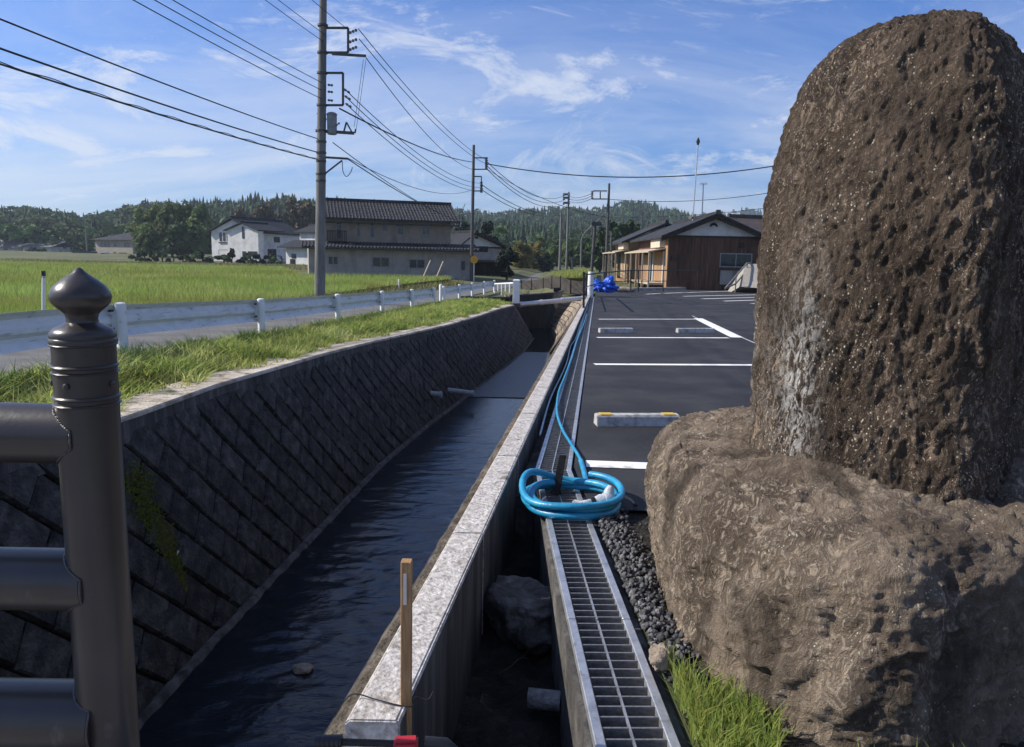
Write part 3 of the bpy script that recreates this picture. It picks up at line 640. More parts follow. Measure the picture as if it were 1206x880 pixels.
for r in range(rows_):
    c = 0
    while True:
        s0_ = c*bw_+(.23 if r % 2 else 0)+.05; c += 1
        if s0_+bw_ > FL[-1]: break
        pts4 = [(s0_+.012, r/rows_+.008), (s0_+bw_-.012, r/rows_+.008), (s0_+bw_-.012, (r+1)/rows_-.008), (s0_+.012, (r+1)/rows_-.008)]; of = .035+random.uniform(-.008, .008)
        q = [fwall(a_, t_) for a_, t_ in pts4]+[fwall(a_, t_, of) for a_, t_ in pts4]
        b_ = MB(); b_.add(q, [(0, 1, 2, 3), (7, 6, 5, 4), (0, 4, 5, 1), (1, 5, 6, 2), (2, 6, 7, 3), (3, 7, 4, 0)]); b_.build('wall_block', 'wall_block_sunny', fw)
m_ = MB(); v = []
ss_ = np.linspace(0, FL[-1], 50)
for q in ss_: v += [fwall(q, 0), fwall(q, 1)]
m_.add(v, [(2*i, 2*i+1, 2*i+3, 2*i+2) for i in range(49)]); m_.build('wall_backing', 'mortar_dark', fw)
m_ = MB(); v = []      # ground between this wall and the drain line
for q in ss_[8:]: p_ = fwall(q, 0); v += [p_, (max(gratex(p_[1])+GW+.2, p_[0]+.3), p_[1]+.15, p_[2]+.01)]
m_.add(v, [(2*i, 2*i+1, 2*i+3, 2*i+2) for i in range(len(v)//2-1)]); tag(m_.build('bank_ground', 'field_soil'), kind='structure')

# pit between kerb and drain
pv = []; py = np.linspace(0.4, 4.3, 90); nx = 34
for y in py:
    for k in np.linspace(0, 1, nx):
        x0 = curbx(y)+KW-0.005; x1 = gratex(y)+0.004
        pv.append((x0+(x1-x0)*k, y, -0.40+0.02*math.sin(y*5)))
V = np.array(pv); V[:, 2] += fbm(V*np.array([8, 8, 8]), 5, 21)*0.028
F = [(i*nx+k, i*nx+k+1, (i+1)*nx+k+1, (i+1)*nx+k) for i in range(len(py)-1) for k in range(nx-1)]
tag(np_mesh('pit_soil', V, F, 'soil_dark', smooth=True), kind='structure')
# concrete drain trough below the grating
tr = MB(); v = []; ty = [0.6, 1.2, 2, 3, GB, 6, 10, 15, 20, 26, 32]
for y in ty:
    x = gratex(y); z = lotz(y)
    v += [(x-0.012, y, z-0.5), (x-0.012, y, z-0.004), (x+0.02, y, z-0.004), (x+0.02, y, z-0.035), (x+0.03, y, z-0.36), (x+GW-0.03, y, z-0.36), (x+GW-0.02, y, z-0.035), (x+GW-0.02, y, z-0.004), (x+GW+0.035, y, z-0.004), (x+GW+0.035, y, z-0.5)]
v = [(a, b, c-0.026 if i % 10 in (1, 2, 7, 8) else c) for i, (a, b, c) in enumerate(v)]
tr.add(v, [(i*10+k, i*10+k+1, i*10+11+k, i*10+10+k) for i in range(len(ty)-1) for k in range(9)])
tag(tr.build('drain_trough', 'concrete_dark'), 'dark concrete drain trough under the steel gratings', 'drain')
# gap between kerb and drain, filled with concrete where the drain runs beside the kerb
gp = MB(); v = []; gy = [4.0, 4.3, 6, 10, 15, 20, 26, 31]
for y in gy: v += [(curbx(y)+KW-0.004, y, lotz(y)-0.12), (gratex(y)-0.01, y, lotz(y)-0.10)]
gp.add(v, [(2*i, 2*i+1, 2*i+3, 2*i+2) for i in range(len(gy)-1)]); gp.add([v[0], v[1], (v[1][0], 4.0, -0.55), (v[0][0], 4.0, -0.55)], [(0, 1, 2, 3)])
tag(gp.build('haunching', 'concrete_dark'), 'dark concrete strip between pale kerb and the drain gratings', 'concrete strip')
# gratings
bar_me = None
def grate(y0, y1, near, label, group):
    global bar_me
    x0, x1 = gratex(y0), gratex(y1-1e-4); a = Vector((x0, y0, lotz(y0))); b = Vector((x1, y1, lotz(y1))); d = (b-a).normalized(); ang = math.atan2(d.y, d.x)-math.pi/2
    rt = Vector((d.y, -d.x, 0)).normalized()
    g = thing('drain_grating', a+rt*GW/2, label, 'grating', group)
    for s in (0, 1):
        m_ = MB(); wd = 0.026; o = rt*(wd/2+0.002 if s == 0 else GW-wd/2-0.002)
        m_.bar(a+o+d*.003-Vector((0, 0, .011)), b+o-d*.003-Vector((0, 0, .011)), wd, 0.028); m_.build('side_rail', 'galvanised', g, bevel=0.002, seg=1)
    Lg = (b-a).length; nb = int(Lg/0.0445); xs = [(i+.5)*Lg/nb for i in range(nb)]
    if near:
        if bar_me is None:
            q = MB(); q.box((0, 0, -0.013), (GW-0.05, 0.006, 0.026)); tmp = q.build('cross_bar', 'grate_bar'); bar_me = tmp.data; bpy.data.objects.remove(tmp)
        for t in xs:
            p = a+d*t+rt*GW/2-Vector((0, 0, .002)); share('cross_bar', bar_me, g, p, ang)
    else:
        q = MB()
        for t in xs: p = a+d*t; q.bar(p+rt*.03-Vector((0, 0, .015)), p+rt*(GW-.03)-Vector((0, 0, .015)), 0.006, 0.024)
        tag(q.build('cross_bars', 'grate_bar', g), kind='stuff')
    q = MB(); q.bar(a+rt*GW*.47+d*.004+Vector((0, 0, -.0058)), b+rt*GW*.47-d*.004+Vector((0, 0, -.0058)), 0.0055, 0.009); q.build('centre_rod', 'galvanised', g)
cuts = [1.28, 2.30, 3.30, GB]
nearl = ['steel grating at the bottom edge of the picture beside the grass tuft', 'steel grating beside the gravel and the big rock in the pit', 'steel grating under the near half of the blue hose coil']
for i in range(3): grate(cuts[i], cuts[i+1], True, nearl[i], 'drain gratings')
ORD = 'first second third fourth fifth sixth seventh eighth ninth tenth eleventh twelfth thirteenth fourteenth fifteenth sixteenth seventeenth eighteenth nineteenth twentieth'.split()
y = GB; i = 0
while y < 31.0:
    grate(y, y+1.48, i < 0, 'steel grating just beyond the blue hose coil where the drain bends' if i == 0 else ORD[i]+' steel grating beyond the blue hose coil in the drain beside the lot', 'drain gratings' if i == 0 else 'far drain gratings'); y += 1.5; i += 1

# rocks: lumpy closed meshes
def rock(name, c, dims, m, seed, lump=0.25, label=None, cat='rock', group=None, rz=0.0, nu=48, nv=28, kind=None, flat=0.0):
    u = np.linspace(0, 2*np.pi, nu, endpoint=False); v = np.linspace(-np.pi/2, np.pi/2, nv)
    P = np.array([(math.cos(b)*math.cos(a), math.cos(b)*math.sin(a), math.sin(b)) for b in v for a in u])
    P = np.sign(P)*np.abs(P)**0.75; P /= np.linalg.norm(P, axis=1)[:, None]**0.6
    P = P*(1+lump*fbm(P*1.3+seed*3.7, 4, seed))[:, None]
    if flat: P[:, 2] = np.minimum(P[:, 2], flat+0.05*fbm(P*3, 3, seed))
    P = P*np.array(dims)/2; cs, sn = math.cos(rz), math.sin(rz); P = np.stack([P[:, 0]*cs-P[:, 1]*sn, P[:, 0]*sn+P[:, 1]*cs, P[:, 2]], 1)
    F = [(i*nu+k, i*nu+(k+1) % nu, (i+1)*nu+(k+1) % nu, (i+1)*nu+k) for i in range(nv-1) for k in range(nu)]
    o = np_mesh(name, P, F, m, smooth=True); o.location = c
    if kind: tag(o, label, cat, group, kind)
    elif label: tag(o, label, cat, group)
    return o
p = atz(612, 735, -0.30)
rock('rock', (p[0]+.01, p[1]+0.08, -0.29), (0.27, 0.40, 0.30), 'rock_pit', 5, 0.3, 'large grey rock lying in the dark pit between kerb and grating', rz=0.3, nu=72, nv=44, flat=0.62)
p = atz(782, 786, 0.0); rock('rock', (p[0]-.005, p[1]+.02, 0.02), (0.06, 0.075, 0.07), 'rock_beige', 8, 0.3, 'small beige rock between gravel and grass beside the grating')
p = atz(357, 787, -1.99); rock('rock', tuple(p), (0.16, 0.12, 0.05), 'rock_beige', 12, 0.2, 'pale flat stone breaking the surface of the dark stream')
# length of grey pipe in the pit
p0 = atz(622, 822, -0.33); p1 = atz(660, 826, -0.33); o = thing('pipe_offcut', (p0+p1)/2, 'short grey pipe offcut lying in the dark pit', 'pipe')
d = (p1-p0); d[2] = 0
m_ = MB(); v = []; n_ = 20; rr_ = 0.033
ax = Vector(d).normalized(); sdv = ax.cross(Vector((0, 0, 1)))
rings = [(p0, rr_), (p1, rr_), (p1, rr_*.8), (p0+d*.05, rr_*.8)]
for q, r_ in rings: v += [Vector(q)+sdv*math.cos(2*math.pi*k/n_)*r_+Vector((0, 0, 1))*math.sin(2*math.pi*k/n_)*r_ for k in range(n_)]
m_.add(v, [(i*n_+k, i*n_+(k+1) % n_, ((i+1) % 4)*n_+(k+1) % n_, ((i+1) % 4)*n_+k) for i in range(4) for k in range(n_)]); m_.build('pipe_wall', 'pipe_grey', o, True)
# twigs and roots in the pit
for k in range(5):
    q = np.array([curbx(2)+.3+random.uniform(-.05, .12), random.uniform(1.6, 3.4), -0.37]); pts = [tuple(q)]
    for j in range(6): q = q+np.array([random.uniform(-.03, .05), random.uniform(-.03, .05), random.uniform(-.008, .01)]); pts.append(tuple(q))
    m_ = MB(); m_.tube(pts, 0.0022, 5); tag(m_.build('twig', 'bark'), 'thin dead twig lying on the dark soil of the pit', 'twig', 'twigs in the pit')

# gravel beside the grating
gt = []
for _ in range(1500):
    y = random.uniform(1.95, 3.5); x = gratex(y)+GW+0.03+abs(random.gauss(0, .06)); gt.append((x, y))
V = []; F = []; tn = []
for (x, y) in gt:
    r_ = random.uniform(.005, .016); a = len(V); z = 0.0+lotz(y)+random.uniform(-.01, .02)
    P = np.array([(1, 0, 0), (-1, 0, 0), (0, 1, 0), (0, -1, 0), (0, 0, 1), (0, 0, -1)], float)*rng.uniform(.6, 1.3, (6, 1))*r_
    q = rng.normal(size=(3, 3)); q, _r = np.linalg.qr(q); P = P @ q + np.array([x, y, z]); V += P.tolist()
    F += [(a+i, a+j, a+k2) for i, j, k2 in ((0, 2, 4), (2, 1, 4), (1, 3, 4), (3, 0, 4), (2, 0, 5), (1, 2, 5), (3, 1, 5), (0, 3, 5))]; tn += [random.random()]*6
tag(np_mesh('gravel', V, F, 'gravel', tn), 'crushed grey gravel between the grating and the boulder', 'gravel', kind='stuff')
sb = strip('gravel_bed', [(gratex(y)+GW+0.036, y, lotz(y)-0.012) for y in (0.3, 1.0, 2, 3, 3.6)], [(4, y, lotz(y)-0.012) for y in (0.3, 1.0, 2, 3, 3.6)], 'soil_dark', 0.0, n=3)

# ------------------------------------------------------------------ the monument: upright slab on a boulder
def closed_spline(pts, n):
    p = np.array(pts, float); m = len(p); out = []
    for i in range(m):
        a, b, c, d = p[i-1], p[i], p[(i+1) % m], p[(i+2) % m]
        for k in range(n): t = k/n; out.append(0.5*((2*b)+(c-a)*t+(2*a-5*b+4*c-d)*t*t+(3*b-a-3*c+d)*t**3))
    out = np.array(out); L = np.concatenate([[0], np.cumsum(np.linalg.norm(np.diff(np.vstack([out, out[:1]]), axis=0), axis=1))])
    return out, L
def resample(pts, n, per=6):
    o, L = closed_spline(pts, per); o2 = np.vstack([o, o[:1]]); t = np.linspace(0, L[-1], n, endpoint=False)
    return np.stack([np.interp(t, L, o2[:, 0]), np.interp(t, L, o2[:, 1])], 1)
def loft(name, rings, m, n, parent, disp, seeds, cap=40):
    """rings: list of (z or z-function, plan outline); closed on top by shrinking the last ring"""
    Pn = []
    for z, pl in rings:
        Pn.append(np.column_stack([pl, z(pl) if callable(z) else np.full(len(pl), z)]))
    last = Pn[-1]; c = last.mean(0)
    V = np.vstack(Pn); nr = len(Pn)
    F = [(i*n+k, i*n+(k+1) % n, (i+1)*n+(k+1) % n, (i+1)*n+k) for i in range(nr-1) for k in range(n)]
    # vertex normals by finite difference
    G = V.reshape(nr, n, 3); du = np.roll(G, -1, 1)-np.roll(G, 1, 1); dv = np.gradient(G, axis=0); nn = np.cross(du, dv); nn /= (np.linalg.norm(nn, axis=2, keepdims=True)+1e-9)
    V = V + nn.reshape(-1, 3)*disp(V)[:, None]
    return np_mesh(name, V, F, m, parent=parent, smooth=True)
NB = 560
# boulder: plan at the ground and at the shoulder
bz = 0.50
foot = [(0.56, 2.05), (0.60, 1.86), (0.72, 1.70), (0.90, 1.60), (1.25, 1.66), (1.7, 1.75), (2.3, 2.0), (2.6, 2.7), (2.3, 3.4), (1.6, 3.62), (1.0, 3.55), (0.66, 3.25), (0.56, 2.8), (0.55, 2.4)]
belly = [(0.53, 2.12), (0.60, 1.90), (0.74, 1.73), (0.93, 1.63), (1.28, 1.72), (1.7, 1.83), (2.3, 2.05), (2.6, 2.7), (2.3, 3.4), (1.6, 3.62), (0.98, 3.52), (0.62, 3.22), (0.52, 2.8), (0.51, 2.4)]
shoul = [(0.62, 2.22), (0.70, 2.02), (0.83, 1.87), (1.00, 1.78), (1.30, 1.84), (1.7, 1.93), (2.2, 2.15), (2.4, 2.7), (2.2, 3.3), (1.6, 3.48), (1.06, 3.36), (0.76, 3.12), (0.64, 2.8), (0.60, 2.45)]
ff, fb_, fs = (resample(q, NB) for q in (foot, belly, shoul))
def align(a): return a
cen = np.array([1.45, 2.65])
rings = []
for t in np.linspace(0, 1, 70):
    pl = ff*(1-t)+fb_*t; rings.append((-0.12+0.34*t, pl))
def topz(pl): return bz + 0.03*np.sin(pl[:, 0]*3+1) - 0.05*np.clip(1.98-pl[:, 1], 0, 1) + 0.03*(pl[:, 0]-1.0)
for t in np.linspace(0, 1, 84)[1:]:
    a = t*math.pi/2; k = 1-math.cos(a); pl = fb_*(1-k)+fs*k
    zt = topz(fs); zz_ = 0.22+(zt-0.22)*math.sin(a); rings.append((zz_.copy(), pl))
for t in np.linspace(0, 1, 84)[1:]:
    pl = fs+(cen-fs)*t*0.985; rings.append((topz(fs)*(1-t)+t*(bz+0.05)+0.03*math.sin(math.pi*t), pl))
rings = [((lambda pl, zz=z: zz) if isinstance(z, np.ndarray) else z, pl) for z, pl in rings]
mon = thing('stone_boulder', (1.4, 2.5, 0), 'huge rough brown boulder carrying the upright stone at the right edge', 'boulder')
def disp_b(V): 
    W = V + 0.05*np.stack([fbm(V*6, 2, 41), fbm(V*6, 2, 43), fbm(V*6, 2, 45)], 1)
    g = fbm(V*3.1, 2, 40)*0.022 + (0.5-np.abs(fbm(W*5.5, 3, 50)))*0.020 + (0.5-np.abs(fbm(W*14, 3, 55)))*0.011 + fbm(V*34, 3, 60)*0.008
    h = np.abs(fbm(W*np.array([24, 24, 17]), 3, 70)); return g - 0.013*np.clip(.4-h, 0, 1) - 0.010
loft('boulder_body', rings, 'stone_base', NB, mon, disp_b, 0)
# upright stone
ms = thing('monument_stone', (1.2, 2.3, bz), 'tall upright rounded stone monument with a white streak standing on the boulder', 'monument')
def splan(z):      # plan at height z: left edge, front corner, right facet
    t = (z-0.4)/1.5
    s = 1.0
    q = [(0.825, 2.50), (0.835, 2.30), (0.95, 2.14), (1.09, 2.03), (1.20, 1.97), (1.29, 1.99), (1.42, 2.12), (1.62, 2.34), (1.66, 2.50), (1.5, 2.66), (1.2, 2.74), (0.92, 2.66)]
    return np.array(q)
# silhouette control: how far each height pulls in
prof = [(0.36, 1.02), (0.55, 1.02), (1.0, 1.02), (1.25, 1.01), (1.42, 0.975), (1.56, 0.905), (1.68, 0.80), (1.775, 0.65), (1.825, 0.49), (1.853, 0.30), (1.866, 0.09), (1.868, 0.004)]
pr = np.array(csmooth(prof, 16)); NM = 620
base_pl = resample(splan(0.5), NM); mc = np.array([1.26, 2.34])
rings = []; n_extra = 0
seg = np.concatenate([[0], np.cumsum(np.hypot(np.diff(pr[:, 0]), np.diff(pr[:, 1])*0.5))]); tt = np.linspace(0, seg[-1], 340)
zs = np.interp(tt, seg, pr[:, 0]); ks = np.interp(tt, seg, pr[:, 1])
for z, k in zip(zs, ks):
    lean = np.array([0.012*max(0, z-0.5), 0.05*max(0, z-0.5)]); top = mc + lean + np.array([-0.03, 0.0])*(1-k)
    rings.append((z, top+(base_pl-mc)*k))
def disp_m(V):
    W = V + 0.03*np.stack([fbm(V*9, 2, 141), fbm(V*9, 2, 143), fbm(V*9, 2, 145)], 1)
    g = fbm(V*2.6, 2, 140)*0.014 + (0.5-np.abs(fbm(W*np.array([8, 8, 5]), 3, 150)))*0.007 + fbm(V*np.array([40, 40, 24]), 3, 160)*0.0085
    h = np.abs(fbm(W*np.array([30, 30, 17]), 3, 170)); return g - 0.011*np.clip(.4-h, 0, 1)
loft('stone_body', rings, 'stone_monument', NM, ms, disp_m, 0)

# ------------------------------------------------------------------ blades of grass, shared builder
def blades(name, P, H, W, m, tones, lean=0.35, kind='stuff', label=None, cat='grass', seg2=True):
    P = np.asarray(P, float); n = len(P); a = rng.random(n)*2*np.pi; d = np.stack([np.cos(a), np.sin(a), np.zeros(n)], 1)
    la = rng.random(n)*2*np.pi; l = np.stack([np.cos(la), np.sin(la), np.zeros(n)], 1)*(rng.random(n)*lean*H)[:, None]
    up = np.array([0, 0, 1.0]); H = np.asarray(H)[:, None]; W = np.asarray(W)[:, None]
    if seg2:
        v0 = P-d*W/2; v1 = P+d*W/2; m0 = P+up*H*.55+l*.35-d*W*.4; m1 = P+up*H*.55+l*.35+d*W*.4; t = P+up*H*.92+l
        V = np.stack([v0, v1, m1, m0, t], 1).reshape(-1, 3); i = np.arange(n)[:, None]*5
        F = np.concatenate([i+np.array([[0, 1, 2]]), i+np.array([[0, 2, 3]]), i+np.array([[3, 2, 4]])]); T_ = np.repeat(tones, 5)
    else:
        V = np.stack([P-d*W/2, P+d*W/2, P+up*H+l], 1).reshape(-1, 3); i = np.arange(n)[:, None]*3; F = i+np.array([[0, 1, 2]]); T_ = np.repeat(tones, 3)
    o = np_mesh(name, V, F, m, T_); return tag(o, label, cat, kind=kind)
# roadside verge
def verge_pts(n, y0, y1, bias=1.3):
    y = y0+(y1-y0)*rng.random(n)**bias; tp = np.array([np.interp(y, np.array(TOPL)[:, 0], np.array(TOPL)[:, i]) for i in (1, 2)]).T; rl = np.array([np.interp(y, np.array(RAIL)[:, 0], np.array(RAIL)[:, i]) for i in (1, 2)]).T
    k = rng.random(n); xo = tp[:, 0]-0.22+0.16*vnoise(np.stack([y*1.3, y*0, y*0+3.3], 1), 5); xi = rl[:, 0]-0.22
    x = xo+(xi-xo)*k; z = tp[:, 1]+0.08+(rl[:, 1]-tp[:, 1]-0.06)*np.clip(k*1.4, 0, 1)
    return np.stack([x, y, z-0.03], 1), k
P, k = verge_pts(90000, 2.5, 31)
cl = fbm(P*np.array([3.5, 3.5, 0])+5, 3, 11)
keep = cl > -0.75
P, k, cl = P[keep], k[keep], cl[keep]
Hh = (0.07+0.15*rng.random(len(P))**2+0.09*np.clip(cl, -.5, 1))*(0.55+0.9*np.sin(np.pi*np.clip(k, .1, .92)))
Hh = np.clip(Hh*1.0, .03, .34); Ww = 0.008+0.0009*P[:, 1]
blades('verge_grass', P, Hh, Ww, 'grass', np.clip(rng.random(len(P))*.6+.25+.3*cl, 0, 1), 1.5, label='bright green grass verge between stream coping and guardrail', cat='grass')
strip('verge_soil', [(railp(y)[0]-0.34, y, railp(y)[1]) for y in ry if -1 < y < 33], [((topl(y)[0] if y < WEND else np.interp(y, [WEND, 34], [0, .6]))-0.35, y, (topl(y)[1]+0.07) if y < WEND else railp(y)[1]) for y in ry if -1 < y < 33], 'field_soil', 0.005, n=3)
# tall single stems in the verge
P, k = verge_pts(260, 4, 24); blades('verge_stems', P, 0.25+0.3*rng.random(len(P)), np.full(len(P), .006), 'grass_dry', rng.random(len(P)), .5, label='thin dry grass stems standing out of the verge', cat='grass')
# tufts at the foot of the boulder
pts = []
for _ in range(1900):
    k = random.random(); u = 790+random.random()*130; v_ = 800+random.random()*110
    q = atz(u, v_, 0.0)
    if q[0] > gratex(q[1])+GW+0.03 and (v_-800) > (u-880)*.6: pts.append(q)
for _ in range(160): pts.append(atz(940+random.random()*280, 905+random.random()*25, 0.0))
P = np.array(pts); P[:, 2] -= 0.02
blades('grass_tuft', P, 0.025+0.06*rng.random(len(P)), np.full(len(P), .0042), 'grass', np.clip(rng.normal(.7, .25, len(P)), 0, 1), 0.9, label='fresh green grass tuft at the foot of the boulder beside the grating', cat='grass')
P = np.array([(gratex(y)+GW+.04+abs(random.gauss(0, .03)), y, 0.0) for y in np.random.default_rng(3).uniform(1.25, 2.0, 500)])
blades('grass_edge', P, 0.03+0.06*rng.random(len(P)), np.full(len(P), .004), 'grass', rng.random(len(P)), 0.9, label='short grass edging the near end of the grating', cat='grass')

# ------------------------------------------------------------------ rice field
def field_z(y): return -0.60+0.5*np.clip((y-85)/45, 0, 1)
def rice(n, y0, y1, xl, h, wscale, dens=1.0):
    y = y0+(y1-y0)*rng.random(n)**0.8; xr = np.interp(y, np.array(RAIL)[:, 0], np.array(RAIL)[:, 1])-4.6 - np.clip((y-50)/6, 0, 1)*np.clip(70-y, 0, 20)*0
    xr = np.where(y > 55, np.minimum(xr, -15.6-(y-55)*.35), xr)
    x = xr-(rng.random(n)**1.4)*(xl*(y/y0)) ; return np.stack([x, y, field_z(y)], 1)
P = np.vstack([rice(60000, 6, 20, 14, .5, 1), rice(60000, 18, 45, 26, .5, 1), rice(60000, 42, 84, 50, .5, 1)])
Hh = 0.42+0.16*rng.random(len(P))+0.05*fbm(P*np.array([.15, .15, 0]), 2, 31); Ww = 0.010+0.0011*P[:, 1]
tnr = np.clip(0.5+0.35*fbm(P*np.array([.12, .3, 0]), 3, 77)+0.25*(rng.random(len(P))-.5), 0, 1)
blades('rice_crop', P, Hh, Ww, 'rice', tnr, 0.9, label='bright green rice crop filling the paddy field beyond the road', cat='rice', seg2=False)
fy = [2, 6, 10, 16, 22, 30, 40, 50, 55, 60, 70, 84]
strip('paddy_field', [(-120-y, y, field_z(y)) for y in fy], [(railp(y)[0]-4.55 if y <= 55 else min(railp(y)[0]-4.55, -15.6-(y-55)*.35), y, field_z(y)) for y in fy], 'rice', 0.24, n=10)
# dry banks round the paddy
P = []
for _ in range(16000):
    y = random.uniform(84, 100); P.append((random.uniform(-95, -17-(y-84)*.2), y, field_z(y)+0.05))
for _ in range(5000):
    y = 5+50*random.random()**1.5; P.append((railp(y)[0]-3.75-random.random()*.7, y, ground_z(railp(y)[0]-4.2, y)-.02))
P = np.array(P); blades('bank_grass', P, 0.15+0.35*rng.random(len(P)), .02+.0012*P[:, 1], 'grass_dry', rng.random(len(P)), .8, label='dry yellow green grass banks around the paddy field', cat='grass', seg2=False)
# ------------------------------------------------------------------ bridge and its railing (foreground left)
m_ = MB(); m_.box((-3.0, -1.35, -0.17), (7.4, 4.9, 0.30)); o = m_.build('bridge_deck', 'concrete_grey', bevel=0.02); tag(o, kind='structure')
PY = 1.46; pc = aty(100, 430, PY); pb = aty(128, 900, PY); PX = (pc[0]+pb[0])/2+0.003
rl_ = thing('bridge_railing', (PX, PY-.55, -0.02), 'dark bronze bridge railing with onion finial post at the left edge', 'railing')
ztop = aty(99, 315, PY)[2]
def zc(v): return aty(100, v, PY)[2]
PR = (aty(143, 420, PY)[0]-aty(62, 420, PY)[0])/2*0.84
def ringr(px): return px/FPX*PY*0.885
prof = [(0.4, 315), (4, 316.5), (7.5, 320.5), (14, 325), (22, 330), (30.5, 337), (35.3, 344), (36.5, 350), (35, 356), (30.5, 361), (24, 366), (20, 370), (18.7, 375), (19.5, 379.5), (25, 382.5), (35, 387), (39.2, 391.5), (40, 396), (39.2, 397.5), (40.6, 399), (40.6, 403), (39.4, 405)]
pf = [(ringr(a)*1.015, zc(b)) for a, b in prof][::-1]
m_ = MB(); m_.lathe(pf, (PX, PY, 0), 40); m_.build('finial', 'bronze_paint', rl_, True)
m_ = MB(); m_.tube([(PX, PY, -0.02), (PX, PY, zc(404))], PR, 72); m_.build('post', 'bronze_paint', rl_, True)
for v0, h_ in ((405, 4), (430, 5), (437, 3.5), (466, 6), (474, 4)):
    z = zc(v0); k = ringr(h_)/2; m_ = MB(); m_.lathe([(PR*.99, z-k), (PR*1.05, z-k*.6), (PR*1.075, z), (PR*1.05, z+k*.6), (PR*.99, z+k)], (PX, PY, 0), 40); m_.build('post_band', 'bronze_paint', rl_, True)
for v_ in (450, ):
    for dx, dy in ((-.95, -.3), (-.1, -1.0), (.98, -.2)):
        m_ = MB(); m_.lathe([(0.004, 0), (0.006, .001), (0.006, .006), (0.002, .009)], (0, 0, 0), 10)
        m_.v = [(PX+dx*(PR-.002+q[2])-dy*q[0], PY+dy*(PR-.002+q[2])+dx*q[0], zc(v_)+q[1]) for q in m_.v]; m_.build('rivet', 'bronze_paint', rl_, True)
for va, vb, in ((474, 545), (646, 716), (803, 880)):
    za = aty(35, va, PY)[2]; zb = aty(35, vb, PY)[2]; r_ = (za-zb)/2*0.97; zm = (za+zb)/2
    # rails run left from the post across the stream
    m_ = MB(); m_.tube([(PX-0.01, PY, zm), (PX-1.5, PY-0.02, zm+.004), (PX-4.6, PY-.06, zm+.012)], r_, 36, flat=1.0); m_.build('rail', 'bronze_paint', rl_, True)
    wp = []
    for k in range(65):
        a = 2*math.pi*k/64; yy_ = r_*1.005*math.cos(a); xx_ = -math.sqrt(max(PR*PR-yy_*yy_, 1e-5))-0.002; wp.append((PX+xx_, PY+yy_, zm+r_*1.005*math.sin(a)))
    m_ = MB(); m_.tube(wp, [0.0024]*65, 8, cap=False); m_.build('weld', 'weld', rl_, True)
for k in (-1, 1):
    m_ = MB(); 
m_ = MB(); m_.box((PX, PY, -0.012), (PR*3.2, PR*3.2, 0.016)); m_.build('base_plate', 'bronze_paint', rl_)
m_ = MB(); m_.box((-2.9, 1.33, -0.16), (6.6, 0.52, 0.28)); o = m_.build('bridge_edge_beam', 'concrete_grey', bevel=0.015); tag(o, kind='structure')

# ------------------------------------------------------------------ guardrail along the road
gr = thing('guardrail', (railp(16)[0], 16, railp(16)[1]), 'white steel guardrail with round posts along the far side of the stream verge', 'guardrail')
gys = [-3.8, 0.2, 4.2, 8.2, 12.2, 16.2, 20.2, 24.2, 27.6]
def beam_geo(m_, y0, y1, n=6, htop=0.66, hb=0.35):
    # W profile seen from the stream: the back of the beam
    prof = [(0.0, 0), (0.02, .02), (0.075, .07), (0.075, .105), (0.02, .15), (0.02, .20), (0.075, .245), (0.075, .28), (0.02, .33), (0, .35)]
    v = []
    ysn = np.linspace(y0, y1, n)
    for y in ysn:
        x, z = railp(y); t = (railp(y+.5)-railp(y-.5)); d = np.array([t[0], 1.0]); d /= np.hypot(*d); nx_, ny_ = d[1], -d[0]
        for q, h in prof: v.append((x-0.06-nx_*q, y-ny_*q, z+htop-hb+h*hb/.35))
        for q, h in prof: v.append((x-0.065-nx_*q, y-ny_*q, z+htop-hb+h*hb/.35))
    K = len(prof)*2; P_ = len(prof)
    f = []
    for i in range(n-1):
        for k in range(P_-1):
            f.append((i*K+k, i*K+k+1, (i+1)*K+k+1, (i+1)*K+k)); f.append((i*K+P_+k, (i+1)*K+P_+k, (i+1)*K+P_+k+1, i*K+P_+k+1))
        for k in (0, P_-1): f.append((i*K+k, (i+1)*K+k, (i+1)*K+P_+k, i*K+P_+k))
    m_.add(v, f)
for i, (a, b) in enumerate(zip(gys[:-1], gys[1:])):
    m_ = MB(); beam_geo(m_, a-0.12, b+0.12-(0.0 if i else 0)); o = m_.build('beam', 'rail_paint', gr, True)
    if i % 2: o.location = (-0.004, 0, 0.003)
for y in gys:
    x, z = railp(y); p = MB(); p.lathe([(0.057, -0.25), (0.057, 0.655), (0.055, 0.672), (0.04, 0.684), (0.005, 0.688)], (x, y, z), 20); po = p.build('post', 'post_white', gr, True)
    p = MB(); p.box((x-0.06, y, z+.48), (0.05, 0.07, 0.22)); p.build('spacer', 'rail_paint', po)
    for dy in (-.13, -.08, .08, .13):
        for dz in (.60, .40):
            p = MB(); p.tube([(x-0.065, y+dy, z+dz), (x-0.04, y+dy, z+dz)], 0.012, 8); p.build('bolt', 'black_metal', gr)
# second run of guardrail further on
gr2 = thing('guardrail', (railp(36)[0], 36, railp(36)[1]), 'far run of white guardrail beyond the paired end posts', 'guardrail')
g2 = [29.5, 33.5, 37.5, 41.5, 45.5]
m_ = MB(); beam_geo(m_, 29.2, 46, 14); m_.build('beam', 'rail_paint', gr2, True)
for y in g2 + [28.9]:
    x, z = railp(y); p = MB(); p.lathe([(0.06, -0.25), (0.06, 0.66 if y > 29 else .74), (0.05, 0.69 if y > 29 else .77), (0.005, 0.70 if y > 29 else .78)], (x, y, z), 14); p.build('post', 'post_white', gr2, True)
